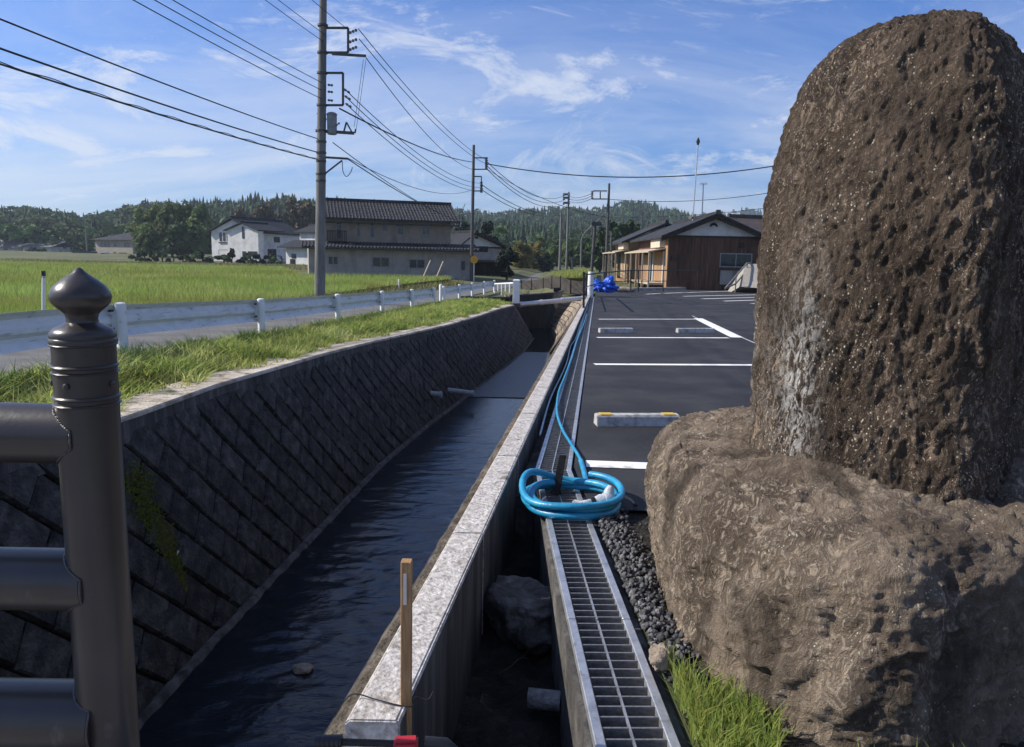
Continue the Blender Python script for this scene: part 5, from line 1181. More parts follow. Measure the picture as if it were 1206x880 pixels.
m_ = MB(); m_.tube([tuple(q) for q in csmooth([aty(403, 190, Y1), aty(404, 202, Y1), aty(408, 208, Y1), aty(413, 203, Y1), aty(415, 197, Y1)], 6)], .014, 6); tag(m_.build('power_line', 'wire_black'), 'looped slack wire hanging under the lowest arm of the nearest pole', 'wire')
XR = aty(1010, 176, 60)
pole6_ = pole('utility_pole', (XR[0], 60.0, -.9), XR[2]+1.6, .18, .11, 'concrete utility pole hidden behind the monument where the right hand cables end')
wire(aty(573, 193, Y2), XR, 1.55, .045, 'long thick black cable sagging from the slim pole right to the monument', None, 40)
for (u, v_), (u2, v2, y2), sg in (((573, 190), (664, 231, Y3), 1.4), ((573, 195), (664, 236, Y3), 1.4), ((573, 199), (664, 241, Y3), 1.4), ((568, 218), (659, 251, Y3-8), .9), ((568, 224), (659, 253, Y3-8), .9)): wire(aty(u, v_, Y2), aty(u2, v2, y2), sg, .03, {190: 'highest', 195: 'second', 199: 'third', 218: 'fourth', 224: 'lowest'}[v_]+' thin wire from the slim pole to the pair of far poles', 'wires before the hill')
for v_ in (228, 231, 234): wire(aty(670, v_+3, Y3), aty(697, v_, Y4), .3, .025, {228: 'upper', 231: 'middle', 234: 'lower'}[v_]+' wire from the far pole pair to the dark pole frame', 'wires to the dark pole')
wire(aty(715, 234.5, Y4), aty(1010, 206, 60), .9, .028, 'lower thin wire from the dark pole right to the monument', None, 30); wire(aty(715, 256, Y4), aty(1010, 229, 60), .5, .02, 'faint thin wire just above the brown house roof', None, 30)
wire(aty(573, 199, Y2), aty(715, 256, Y4), .6, .02, 'thin wire from the slim pole to the middle of the dark pole', None)
# ------------------------------------------------------------------ houses
class House:
    def __init__(s, name, A, B, label, cat='house'):
        s.A, s.B = np.array(A[:2], float), np.array(B[:2], float); d = s.B-s.A; s.L = np.hypot(*d); s.d = d/s.L; s.n = np.array([s.d[1], -s.d[0]])  # n points at the viewer
        s.o = thing(name, (*(s.A+s.B)/2, -0.8), label, cat)
    def pt(s, a, dep, z): q = s.A+s.d*a-s.n*dep; return (q[0], q[1], z)
    def hexa(s, a0, a1, d0, d1, z0, z1): 
        m_ = MB(); m_.prism([s.pt(a0, d0, 0), s.pt(a1, d0, 0), s.pt(a1, d1, 0), s.pt(a0, d1, 0)], (0, 0, z0), (0, 0, z1)); return m_
    def vol(s, nm, m, a0, a1, d0, d1, z0, z1): return s.hexa(a0, a1, d0, d1, z0, z1).build(nm, m, s.o)
    def win(s, u0, v0, u1, v1, dep=0.0, frame='frame_alu', pane='glass_dark', split=1, nm='window', sill=False):
        A2 = s.A-s.n*dep; B2 = s.B-s.n*dep; a0, z1 = onwall(u0, v0, A2, B2); a1, z0 = onwall(u1, v1, A2, B2)
        return s.winm(a0, a1, z0, z1, dep, frame, pane, split, nm)
    def winm(s, a0, a1, z0, z1, dep=0.0, frame='frame_alu', pane='glass_dark', split=1, nm='window'):
        w_ = max(.05, min(.07, (a1-a0)*.1)); m_ = MB()
        for q in ((a0, a1, z0, z0+w_), (a0, a1, z1-w_, z1)): m_.prism([s.pt(q[0], dep-.05, 0), s.pt(q[1], dep-.05, 0), s.pt(q[1], dep+.04, 0), s.pt(q[0], dep+.04, 0)], (0, 0, q[2]), (0, 0, q[3]))
        for k in range(split+1):
            c = a0+(a1-a0)*k/split; c = min(max(c, a0+w_/2), a1-w_/2)
            m_.prism([s.pt(c-w_/2, dep-.048, 0), s.pt(c+w_/2, dep-.048, 0), s.pt(c+w_/2, dep+.04, 0), s.pt(c-w_/2, dep+.04, 0)], (0, 0, z0+w_), (0, 0, z1-w_))
        f = m_.build(nm, frame, s.o)
        for k in range(split):
            m2 = MB(); b0 = a0+(a1-a0)*k/split; b1 = a0+(a1-a0)*(k+1)/split
            m2.prism([s.pt(b0+.01, dep-.02, 0), s.pt(b1-.01, dep-.02, 0), s.pt(b1-.01, dep+.03, 0), s.pt(b0+.01, dep+.03, 0)], (0, 0, z0+.01), (0, 0, z1-.01)); m2.build('pane', pane, f)
        return f
    def gable_x(s, nm, m, a0, a1, d0, d1, ze, zr, over=.5, th=.14, ribs=0, rib_m=None):   # ridge along a
        dm = (d0+d1)/2; k = (zr-ze)/(dm-d0); obs = []
        for side in (0, 1):
            e = d0-over if side == 0 else d1+over; ez = ze-over*k
            m_ = MB(); P = [s.pt(a0-over, e, ez), s.pt(a1+over, e, ez), s.pt(a1+over, dm, zr), s.pt(a0-over, dm, zr)]
            m_.prism(P, (0, 0, 0), (0, 0, th)); ob = m_.build(nm, m, s.o); obs.append(ob)
            if ribs and side == 0:
                r_ = MB(); nrib = ribs
                for i in range(nrib+1):
                    a = a0-over+(a1-a0+2*over)*i/nrib; r_.tube([Vector(s.pt(a, e-.02, ez+th)), Vector(s.pt(a, dm, zr+th))], .055, 6)
                r_.build('tile_ribs', m, ob)
                for j in range(7):
                    t = j/7; r2 = MB(); dd = e+(dm-e)*t; zc2 = ez+(zr-ez)*t+th; r2.bar(s.pt(a0-over, dd, zc2), s.pt(a1+over, dd, zc2), .05, .04); r2.build('tile_course', m, ob)
        rb = MB(); rb.bar(s.pt(a0-over-.05, dm, zr+th+.08), s.pt(a1+over+.05, dm, zr+th+.08), .3, .26); rb.build('ridge', rib_m or m, s.o)
        return k
    def gable_d(s, nm, m, a0, a1, d0, d1, ze, zr, over=.5, th=.14, apex=None):   # ridge runs away from the viewer
        am = apex if apex is not None else (a0+a1)/2
        for side in (0, 1):
            ea = a0 if side == 0 else a1; k = (zr-ze)/(am-ea); oa = -over if side == 0 else over
            m_ = MB(); P = [s.pt(ea+oa, d0-over, ze+k*oa), s.pt(am, d0-over, zr), s.pt(am, d1+over, zr), s.pt(ea+oa, d1+over, ze+k*oa)]; m_.prism(P, (0, 0, 0), (0, 0, th)); m_.build(nm, m, s.o)
        rb = MB(); rb.bar(s.pt(am, d0-over-.03, zr+th+.06), s.pt(am, d1+over, zr+th+.06), .28, .24); rb.build('ridge', m, s.o)
    def tri(s, nm, m, a0, a1, dep, ze, zr, th=.1, apex=None):
        am = apex if apex is not None else (a0+a1)/2; m_ = MB(); n_ = Vector((-s.n[0], -s.n[1], 0))
        m_.prism([s.pt(a0, dep, ze), s.pt(a1, dep, ze), s.pt(am, dep, zr)], (0, 0, 0), n_*th); return m_.build(nm, m, s.o)
def zat(h, u, v_, dep=0.0): return onwall(u, v_, h.A-h.n*dep, h.B-h.n*dep)
G = 'frame_dark'
# --- large two storey tan house
A, B = aty(364, 327, 62.3), aty(555, 329, 66)
h = House('tan_house', A, B, 'large two storey tan house with black tiled roofs beside the paddy')
z0 = -0.9; zl = zat(h, 385, 290)[1]; aL = 0.0; aR = h.L
h.vol('lower_wall', 'plaster_grey', aL, aR, 0, 8.0, z0, zl)
m_ = h.hexa(aL-.02, aR+.02, -.03, .2, z0, z0+.45); m_.build('plinth', 'concrete_grey', h.o)
# upper storey set back
dep = 1.3; ua0, zt = zat(h, 381, 252, dep); ua1, _z = zat(h, 531, 262, dep); zue = zat(h, 440, 256.5, dep)[1]
h.vol('upper_wall', 'plaster_tan', ua0, ua1, dep, 8.4, zl-.1, zue+.1)
zr = zat(h, 450, 240.5, (dep+8.4)/2)[1]
h.gable_x('roof', 'roof_tile', ua0+.3, ua1-.1, dep, 8.4, zue, zr, .75, .16, 42)
for a_ in (ua0+.02, ua1-.12):
    m_ = MB(); m_.prism([h.pt(a_, dep+.02, zue+.05), h.pt(a_, 8.38, zue+.05), h.pt(a_, (dep+8.4)/2, zr-.05)], (0, 0, 0), (h.d[0]*.1, h.d[1]*.1, 0)); m_.build('gable', 'plaster_tan', h.o)
# lower lean-to roof
m_ = MB(); e0 = -.75; m_.prism([h.pt(aL-.5, e0, zl-.12), h.pt(aR+.5, e0, zl-.12), h.pt(aR+.5, dep+.2, zl+.30), h.pt(aL-.5, dep+.2, zl+.30)], (0, 0, 0), (0, 0, .14)); lr = m_.build('lower_roof', 'roof_tile', h.o)
m_ = MB()
for i in range(53):
    a = aL-.5+(aR-aL+1)*i/52; m_.tube([Vector(h.pt(a, e0-.03, zl+.02)), Vector(h.pt(a, dep, zl+.42))], .055, 6)
m_.build('tile_ribs', 'roof_tile', lr)
for i in range(53): pass
m_ = MB()
for i in range(52):
    a = aL-.5+(aR-aL+1)*(i+.5)/52; m_.tube([Vector(h.pt(a, e0-.05, zl+.005)), Vector(h.pt(a, e0+.02, zl+.01))], .07, 8)
m_.build('eave_tiles', 'concrete_grey', lr)
m_ = MB(); m_.tube([Vector(h.pt(aL-.5, e0-.1, zl-.16)), Vector(h.pt(aR+.5, e0-.1, zl-.16))], .06, 8); m_.build('gutter', 'frame_dark', h.o)
m_ = MB(); m_.tube([Vector(h.pt(ua0-.5, dep-.85, zue-.5)), Vector(h.pt(ua1+.6, dep-.85, zue-.5))], .06, 8); m_.build('gutter', 'frame_dark', h.o)
for i in range(9):
    a = aL+h.L*(i+.5)/9; m_ = MB(); m_.prism([h.pt(a-.012, -.012, 0), h.pt(a+.012, -.012, 0), h.pt(a+.012, .05, 0), h.pt(a-.012, .05, 0)], (0, 0, z0+.45), (0, 0, zl-.2)); m_.build('panel_joint', 'plaster_tan', h.o)
for q in ((396, 262, 403, 281, 1), (419.5, 262.5, 424.5, 279, 1), (435.5, 263, 441.5, 280, 1), (449.5, 264, 457, 272.5, 1), (466.5, 264, 476, 277, 1), (496.5, 266.5, 506.5, 277.5, 2)): h.win(*q[:4], dep, split=q[4])
for q in ((386, 301.5, 398.5, 312, 2), (438, 302.5, 459, 315, 2), (481.5, 305, 500.5, 316.5, 2), (542.5, 307, 548, 318.5, 1)): h.win(*q[:4], 0.0, split=q[4])
# little balcony on the upper left
ba0, bz1 = zat(h, 385, 272, dep); ba1, bz0 = zat(h, 407, 286, dep)
m_ = h.hexa(ba0, ba1, dep-.9, dep, bz0, bz0+.12); bl = m_.build('balcony', 'wood_dark', h.o)
for k in range(12):
    a = ba0+(ba1-ba0)*k/11; m_ = MB(); m_.bar(h.pt(a, dep-.88, bz0+.1), h.pt(a, dep-.88, bz1), .05, .05); m_.build('baluster', 'wood_dark', bl)
m_ = MB(); m_.bar(h.pt(ba0, dep-.88, bz1), h.pt(ba1, dep-.88, bz1), .07, .07); m_.build('handrail', 'wood_dark', bl)
m_ = MB(); m_.bar(h.pt(ba0, dep-.88, bz1), h.pt(ba0, dep, bz1), .07, .07); m_.bar(h.pt(ba1, dep-.88, bz1), h.pt(ba1, dep, bz1), .07, .07); m_.build('handrail', 'wood_dark', bl)
# white barge end of the upper roof
q = zat(h, 533, 256, dep); m_ = MB(); m_.bar(h.pt(ua1+.72, dep-.8, zue-.42), h.pt(ua1+.72, (dep+8.4)/2, zr+.0), .08, .3); m_.build('bargeboard', 'plaster_white', h.o)
# guard stakes of guy wires in the field
for u0, v0, u1, v1 in ((496, 324, 507, 307), (511, 326, 522, 308)):
    m_ = MB(); m_.tube([tuple(aty(u0, v0+8, 55)), tuple(aty(u1, v1, 56.5))], .05, 8); tag(m_.build('guy_guard', 'wood_pale'), ('left' if u0 == 496 else 'right')+' pale guard sleeve of a guy wire leaning before the tan house', 'guy wire', 'guy wire guards')
    wire(aty(u1, v1, 56.5), aty(548, 240, 63), .05, .014, ('left' if u0 == 496 else 'right')+' thin guy wire rising from the field to the slim pole', 'guy wires')
# --- grey gabled house with dark carport behind the slim pole
A, B = aty(536, 333, 84), aty(592, 333, 87); h = House('gabled_house', A, B, 'grey house with white gable and dark carport right of the slim pole')
ze = zat(h, 565, 291)[1]; zr = zat(h, 562, 275)[1]; 
h.vol('wall', 'plaster_grey', .3, h.L, 0, 8, -1.0, ze)
ap = zat(h, 558, 276)[0]
h.tri('gable', 'plaster_white', .3, h.L, -.02, ze, zr-.1, .1, ap); h.gable_d('roof', 'roof_dark', .3, h.L, 0, 8, ze, zr, .7, .18, ap)
h.win(563.5, 290, 574.5, 297, 0, G, split=2); h.win(559.5, 278.5, 563, 281, -.1, G, nm='vent')
h.vol('belt', 'wood_dark', .3, h.L, -.06, 0, ze-.12, ze+.05)
car_ = thing('carport', aty(580, 333, 80), 'dark open carport with flat roof in front of the grey gabled house', 'carport')
a, b = aty(557, 307, 79.5), aty(594, 307, 79.5)
m_ = MB(); m_.box(((a[0]+b[0])/2, 81, a[2]), (b[0]-a[0], 4, .22)); m_.build('roof', 'roof_brown', car_)
for u in (559, 570, 581, 592): q = aty(u, 332, 79.6); m_ = MB(); m_.box((q[0], 79.6, (a[2]-1.0)/2-.06), (.14, .14, a[2]+1.0)); m_.build('post', 'wood_dark', car_)
m_ = MB(); m_.box(((a[0]+b[0])/2, 82.9, (a[2]-1)/2-.1), (b[0]-a[0], .12, a[2]+1)); m_.build('rear_wall', 'wood_dark', car_)
m_ = MB(); m_.box((a[0]+.1, 81, (a[2]-1)/2-.1), (.12, 3.6, a[2]+1)); m_.build('side_wall', 'wood_dark', car_)
# --- white house far across the field
A, B = aty(250, 306.5, 128), aty(300, 306.5, 124); h = House('white_house', A, B, 'white two storey house with twin gables across the paddy')
ze = zat(h, 252, 272.5)[1]; zr = zat(h, 277, 257.5)[1]; zb = -.6
h.vol('wall', 'plaster_white', 0, h.L, 0, 11, zb, ze); h.tri('gable', 'plaster_white', 0, h.L, -.02, ze, zr-.15, .1, h.L*.52); h.gable_d('roof', 'roof_dark', 0, h.L, 0, 11, ze, zr, .6, .2, h.L*.52)
f0 = zat(h, 268, 280, -1.2)[0]; f1 = zat(h, 304, 280, -1.2)[0]; ze2 = zat(h, 268, 271, -1.2)[1]; zr2 = zat(h, 285, 263, -1.2)[1]
h.vol('bay_wall', 'plaster_white', f0, f1, -1.2, 0, zb, ze2); h.tri('bay_gable', 'plaster_white', f0, f1, -1.22, ze2, zr2-.1, .1); h.gable_d('bay_roof', 'roof_dark', f0, f1, -1.2, 4, ze2, zr2, .45, .16)
for k in range(3): h.win(258.5+k*4.2, 274, 261.5+k*4.2, 284, 0, G)
f = h.win(257.5, 285, 271, 286.5, -.1, G, 'black_plastic', nm='window_box')
h.win(257.5, 294, 270, 305, 0, 'frame_alu', 'shutter_white', nm='garage_door'); h.win(285, 267, 288, 281, -1.2, G); h.win(285.5, 296, 290, 303, -1.2, G); h.win(292, 296, 303, 302, -1.2, G, split=2)
# side of the white house (right face)
sA = np.array(h.pt(h.L, 0, 0)[:2]); sB = np.array(h.pt(h.L, 11, 0)[:2])
hs_ = House.__new__(House); hs_.A, hs_.B = sA, sB; d = sB-sA; hs_.L = np.hypot(*d); hs_.d = d/hs_.L; hs_.n = np.array([hs_.d[1], -hs_.d[0]]); hs_.o = h.o
hs_.winm(4.5, 5.9, ze-1.6, ze-.7, 0, G, nm='side_window'); hs_.winm(3, 5.0, 0.3, 2.0, 0, G, nm='side_window', split=2)
# --- small white house between
A, B = aty(337, 311, 116), aty(372, 311, 112); h = House('small_white_house', A, B, 'small white house with stepped dark roofs left of the nearest pole')
z1 = zat(h, 340, 290)[1]; z2 = zat(h, 345, 272)[1]
h.vol('wall', 'plaster_white', 0, h.L, 0, 7, -.6, z1+.2); h.vol('upper_wall', 'plaster_white', .8, h.L, 2, 7, z1, z2)
h.gable_x('roof', 'roof_dark', .8, h.L, 2, 7, z2, z2+.9, .6, .15); m_ = MB(); m_.prism([h.pt(-.8, -1.0, z1-.25), h.pt(h.L+.5, -1.0, z1-.25), h.pt(h.L+.5, 2.1, z1+.85), h.pt(-.8, 2.1, z1+.85)], (0, 0, 0), (0, 0, .15)); m_.build('lower_roof', 'roof_dark', h.o)
h.win(343.5, 299, 349, 304.5, 0, G); h.winm(1, 2.2, -.3, .5, 0, G)
# --- tan hip roofed house far left
A, B = aty(113.5, 305, 186), aty(157, 305, 180); h = House('hip_roof_house', A, B, 'far tan house with dark hip roof at the left field edge')
ze = zat(h, 120, 282.5)[1]; zr = zat(h, 146, 275.5)[1]
h.vol('wall', 'plaster_far', 0, h.L, 0, 8, -.3, ze)
m_ = MB(); o_ = .9; m_.add([h.pt(-o_, -o_, ze), h.pt(h.L+o_, -o_, ze), h.pt(h.L+o_, 8+o_, ze), h.pt(-o_, 8+o_, ze), h.pt(h.L*.62, 4, zr+.6), h.pt(h.L*.78, 4, zr+.6)], [(0, 1, 5, 4), (1, 2, 5), (2, 3, 4, 5), (3, 0, 4), (3, 2, 1, 0)]); m_.build('roof', 'roof_dark', h.o)
h.win(119, 285, 129, 291, 0, G, split=2); h.win(134, 285, 137, 290.5, 0, G); h.win(146.5, 286.5, 152, 291, 0, G); h.win(133.5, 297, 137, 302, 0, G); h.win(140, 297.5, 150, 304, 0, G, split=2, nm='door')
# --- low houses at the far left edge
def low(name, u0, u1, vb, ve, vr, Y, wm, rm, label, wins, hip=True, slope=1):
    A, B = aty(u0, vb, Y), aty(u1, vb, Y-2); h = House(name, A, B, label); ze = zat(h, (u0+u1)/2, ve)[1]; zr = zat(h, (u0+u1)/2, vr)[1]
    h.vol('wall', wm, 0, h.L, 0, 8, -.4, ze); h.gable_x('roof', rm, 0, h.L, 0, 8, ze, zr+1.0, .8, .2)
    for q in wins: h.win(*q, 0, G)
    return h
low('low_house', -14, 21, 301, 290, 285, 200, 'plaster_white', 'roof_grey', 'low white house with grey roof at the far left edge', [(5, 292.5, 9, 295)])
low('low_house', 28, 61, 302, 290.5, 289.5, 196, 'plaster_white', 'roof_grey', 'long low white house with a bush in front at far left', [(29, 294, 34, 298), (36, 299, 38, 302)])
low('low_house', -20, 34, 300, 283, 277, 225, 'plaster_far', 'roof_brown', 'larger dark roofed house behind the low white house at far left', [])
low('low_house', 60, 103, 301, 290, 286, 235, 'plaster_far', 'roof_brown', 'brown roofed house behind the parked dark van at far left', [])
# vehicles far left
def vehicle(name, u0, u1, vb, vt, Y, m, label, van):
    a, b = aty(u0, vb, Y), aty(u1, vb, Y); L = b[0]-a[0]; H_ = aty(u0, vt, Y)[2]-a[2]; o = thing(name, (a[0]+L/2, Y, a[2]), label, 'vehicle')
    pr = [(0, .25), (0, .62), (.12, .70), (.26, .98), (.9, 1.0), (1, .9), (1, .25)] if van else [(0, .25), (0, .55), (.2, .62), (.34, .98), (.62, 1.0), (.66, .55), (1, .55), (1, .25)]
    m_ = MB(); m_.prism([(a[0]+x*L, Y-.85, a[2]+z*H_) for x, z in pr], (0, 0, 0), (0, 1.7, 0)); m_.build('body', m, o, bevel=.06)
    m_ = MB(); x0, x1 = (.2, .85) if van else (.28, .6); m_.prism([(a[0]+x0*L, Y-.87, a[2]+.66*H_), (a[0]+x1*L, Y-.87, a[2]+.66*H_), (a[0]+x1*L, Y-.87, a[2]+.9*H_), (a[0]+(x0+.1)*L, Y-.87, a[2]+.9*H_)], (0, 0, 0), (0, .05, 0)); m_.build('window', 'glass_dark', o)
    for k in (.2, .8): 
        m_ = MB(); m_.tube([(a[0]+k*L, Y-.9, a[2]+.3), (a[0]+k*L, Y-.65, a[2]+.3)], .32, 16); m_.build('wheel', 'rubber', o, True)
vehicle('parked_van', 83, 113, 304.5, 295, 176, 'car_dark', 'long dark vehicle parked left of the tan house', True)
vehicle('parked_truck', 114.5, 134, 306, 297, 172, 'car_white', 'small white truck parked before the tan house', False)

# --- brown timber house beyond the lot
HY = 50.0
A, B = onlot(785, 341), onlot(899, 342.5); A = aty(785, 341, HY); B = aty(899, 341, HY)
h = House('brown_house', A, B, 'single storey brown timber house with white gable beyond the parking lot')
zb = lotz(50)-.05; ze = zat(h, 790, 277.5)[1]; zr = zat(h, 843, 255.5)[1]; am = zat(h, 843, 250)[0]; W_ = am*2
DEPT = 12.0
h.vol('wall', 'siding_brown', .0, W_, .0, DEPT, zb, ze)
# vertical siding boards on the gable end
nb = 30
for k in range(nb):
    a0, a1 = W_*k/nb+.006, W_*(k+1)/nb-.006; dd = .025+.006*(k % 2)
    h.hexa(a0, a1, -dd, .0, zb+.1, ze-.08).build('siding_board', 'siding_brown', h.o)
h.vol('belt', 'wood_dark', -.05, W_+.05, -.07, 0, ze-.1, ze+.03)
h.tri('gable', 'plaster_white', .05, W_-.05, -.02, ze+.02, zr-.12, .1)
h.gable_d('roof', 'roof_tile', 0, W_, 0, DEPT, ze+.05, zr, .62, .13)
for side in (0, 1):
    ea = -.62 if side == 0 else W_+.62; k = (zr-ze)/(W_/2); m_ = MB()
    for j in range(12):
        t = j/12; a = ea+(am-ea)*t; z = ze-.62*k+(zr-ze+.62*k)*t+.2; m_.box(h.pt(a+(am-ea)/24, -.64, z+.04), (.30, .12, .10), rz=math.atan2(h.d[1], h.d[0]), ry=(-1 if side == 0 else 1)*math.atan(k))
    m_.build('verge_tiles', 'roof_tile', h.o)
    m_ = MB(); m_.bar(h.pt(ea, -.60, ze-.62*k-.02), h.pt(am, -.60, zr-.04), .05, .2); m_.build('bargeboard', 'wood_dark', h.o)
m_ = MB(); m_.box(h.pt(am, -.6, zr+.26), (.4, .3, .3), taper=.6); m_.build('ridge_end_tile', 'roof_tile', h.o)
# gable vent: little arched ornament
vx, vz = zat(h, 840.5, 265.5); m_ = MB(); m_.tube([Vector(h.pt(vx-.24, -.05, vz-.08)), Vector(h.pt(vx-.12, -.05, vz+.05)), Vector(h.pt(vx, -.05, vz+.09)), Vector(h.pt(vx+.12, -.05, vz+.05)), Vector(h.pt(vx+.24, -.05, vz-.08))], [.05, .08, .09, .08, .05], 8); m_.build('gable_vent', 'black_metal', h.o, True)
h.win(848, 298, 885, 315.5, -.03, 'frame_alu', split=2); h.win(847, 317, 878, 337, -.02, 'frame_dark', 'plaster_grey', nm='lower_panel')
for u, v_ in ((789, 304), (797.5, 303), (873, 289)): q = zat(h, u, v_); m_ = MB(); m_.box(h.pt(q[0], -.12, q[1]), (.2, .18, .32)); m_.build('meter_box', 'black_metal', h.o, bevel=.03)
# left long side with porch: its own axis running away
sa = np.array(h.pt(0, 0, 0)[:2]); sb2 = aty(748, 341, 62)[:2]; 
s_ = House.__new__(House); s_.A = sa.copy(); s_.B = np.array(h.pt(0, DEPT, 0)[:2]); d = s_.B-s_.A; s_.L = np.hypot(*d); s_.d = d/s_.L; s_.n = np.array([-s_.d[1], s_.d[0]])*1.0; s_.o = h.o
def spt(a, out, z): q = s_.A+s_.d*a+s_.n*out; return (q[0], q[1], z)
def sbox(nm, m, a0, a1, o0, o1, z0_, z1_): m_ = MB(); m_.prism([spt(a0, o0, 0), spt(a1, o0, 0), spt(a1, o1, 0), spt(a0, o1, 0)], (0, 0, z0_), (0, 0, z1_)); return m_.build(nm, m, h.o)
sbox('corner_panel', 'wood_lit', 0.0, .9, .0, .05, zb+.1, ze-.1)
sbox('shutter_box', 'awning_cream', .9, 4.3, .0, .42, ze-.75, ze-.2)
pa = MB(); pa.prism([spt(.6, .0, ze-.85), spt(11.6, .0, ze-.85), spt(11.6, 1.2, ze-1.1), spt(.6, 1.2, ze-1.1)], (0, 0, 0), (0, 0, .08)); pa.build('porch_roof', 'wood_pale', h.o)
for a in (.7, 3.3, 6.0, 8.7, 11.4): m_ = MB(); m_.bar(spt(a, 1.1, zb-.1), spt(a, 1.1, ze-1.05), .11, .11); m_.build('porch_post', 'wood_pale', h.o)
for k in range(4): sbox('sliding_door', 'wood_lit', 1.15+.85*k, 1.95+.85*k, .0, .07, zb+.45, ze-1.0)
sbox('door_frame', 'plaster_white', .92, 1.1, .0, .14, zb+.3, ze-1.0); sbox('door_frame', 'plaster_white', 4.6, 4.85, .0, .14, zb+.3, ze-1.0)
sbox('doorway', 'glass_dark', 4.9, 5.9, .0, .05, zb+.3, ze-1.0); sbox('white_panel', 'plaster_white', 6.0, 6.9, .0, .08, zb+.3, ze-1.1)
for k in range(3): sbox('sliding_door', 'wood_lit', 7.0+.8*k, 7.75+.8*k, .0, .06, zb+.45, ze-1.2)
sbox('porch_floor', 'wood_pale', .9, 9.0, 0, 1.0, zb+.28, zb+.42)
for a in (1.5, 3.5, 5.5, 7.5): sbox('floor_stump', 'wood_dark', a, a+.12, .8, .92, zb-.05, zb+.28)
# second unit behind, its roof just lower
A2 = aty(737, 338, 62.0); h2A = np.array(h.pt(-.5, DEPT+2.0, 0)[:2]); h2B = np.array(h.pt(W_-.5, DEPT+2.0, 0)[:2])
h2 = House('timber_house', h2A, h2B, 'second timber house with long porch behind the brown house')
W2 = h2.L; ze2 = ze+.0; zr2 = zr+.12
h2.vol('wall', 'wood_lit', 0, W2, 0, 8.5, zb, ze2); h2.tri('gable', 'plaster_white', .05, W2-.05, -.02, ze2, zr2-.1, .1); h2.gable_d('roof', 'roof_tile', 0, W2, 0, 8.5, ze2+.05, zr2, .7, .16)
def s2(a, out, z): q = h2A+s_.d*a+s_.n*out; return (q[0], q[1], z)
def sbox2(nm, m, a0, a1, o0, o1, z0_, z1_): m_ = MB(); m_.prism([s2(a0, o0, 0), s2(a1, o0, 0), s2(a1, o1, 0), s2(a0, o1, 0)], (0, 0, z0_), (0, 0, z1_)); return m_.build(nm, m, h2.o)
pa = MB(); pa.prism([s2(-.4, .0, ze2-.8), s2(8.8, .0, ze2-.8), s2(8.8, 1.2, ze2-1.05), s2(-.4, 1.2, ze2-1.05)], (0, 0, 0), (0, 0, .08)); pa.build('porch_roof', 'wood_pale', h2.o)
for a in (-.2, 2.2, 4.5, 8.5): m_ = MB(); m_.bar(s2(a, 1.1, zb-.1), s2(a, 1.1, ze2-1.0), .11, .11); m_.build('porch_post', 'wood_pale', h2.o)
sbox2('shutter_box', 'awning_cream', .4, 3.6, 0, .4, ze2-.7, ze2-.15)
for k in range(4): sbox2('sliding_door', 'wood_pale' if k % 2 else 'wood_lit', .3+1.0*k, 1.2+1.0*k, 0, .06, zb+.4, ze2-1.0)
sbox2('doorway', 'glass_dark', 4.5, 6.3, 0, .05, zb+.3, ze2-1.0)
# roof to the far right
h3 = House('outbuilding', aty(884, 341, 64), aty(960, 341, 66), 'roof end of another building between brown house and monument'); z_ = zat(h3, 900, 276)[1]
h3.vol('wall', 'siding_brown', 0, h3.L, 0, 6, zb, z_); h3.gable_x('roof', 'roof_brown', 0, h3.L, 0, 6, z_, z_+1.4, .6, .15)
# antennas on the brown house
for (u0, v0, u1, v1), lb, top in (((815.5, 262, 822, 171), 'tall thin antenna mast with small head above the brown house', 0), ((827, 252, 828.5, 216), 'shorter antenna mast with comb aerial above the brown house', 1)):
    a, b = aty(u0, v0, 55), aty(u1, v1, 55); a[2] -= .6; o = thing('antenna_mast', a, lb, 'antenna')
    m_ = MB(); m_.tube([tuple(a), tuple(b)], .045, 8); m_.build('mast', 'silver_thin', o, True)
    if not top: m_ = MB(); m_.tube([tuple(b), tuple(b+np.array([0, 0, .25])), tuple(b+np.array([0, 0, .5]))], [.06, .14, .04], 8); m_.build('head', 'black_metal', o, True)
    else:
        m_ = MB(); m_.bar(tuple(b+np.array([-.25, 0, -.05])), tuple(b+np.array([.25, 0, -.05])), .05, .05); m_.build('boom', 'silver_thin', o)
        for k in range(5): m_ = MB(); m_.bar(tuple(b+np.array([-.22+.11*k, -.22, -.05])), tuple(b+np.array([-.22+.11*k, .22, .12])), .03, .03); m_.build('element', 'silver_thin', o)
    if not top:
        q = a+np.array([0, 0, .9]); m_ = MB(); m_.tube([tuple(q+np.array([.0, -.1, 0])), tuple(q+np.array([-.25, -.3, .05]))], [.04, .16], 14); m_.build('dish', 'pole_steel', o, True)
# concrete ramp with handrail by the house
a0 = aty(871, 338, 44); a1 = aty(905, 341, 43); b0 = aty(878, 311, 47); b1 = aty(905, 310, 47)
o = thing('concrete_ramp', a0, 'sunlit sloping concrete ramp with grey handrail left of the monument', 'ramp')
m_ = MB(); m_.add([tuple(a0), tuple(a1+np.array([1.5, 0, 0])), tuple(b1+np.array([1.5, 0, 0])), tuple(b0), (a0[0], 47, zb-.2), (a1[0]+1.5, 47, zb-.2)], [(0, 1, 2, 3), (0, 3, 4), (1, 5, 2), (4, 3, 2, 5), (0, 4, 5, 1)]); m_.build('slab', 'ramp_concrete', o)
ra = [aty(854, 340, 42.5), aty(867, 325, 44), aty(880, 310, 46.5), aty(884, 310, 47)]
for dz in (0, -.45):
    m_ = MB(); m_.tube([(q[0], q[1], q[2]+(dz if i else 0)) for i, q in enumerate(ra)], .05, 8); m_.build('handrail', 'pole_concrete', o, True)
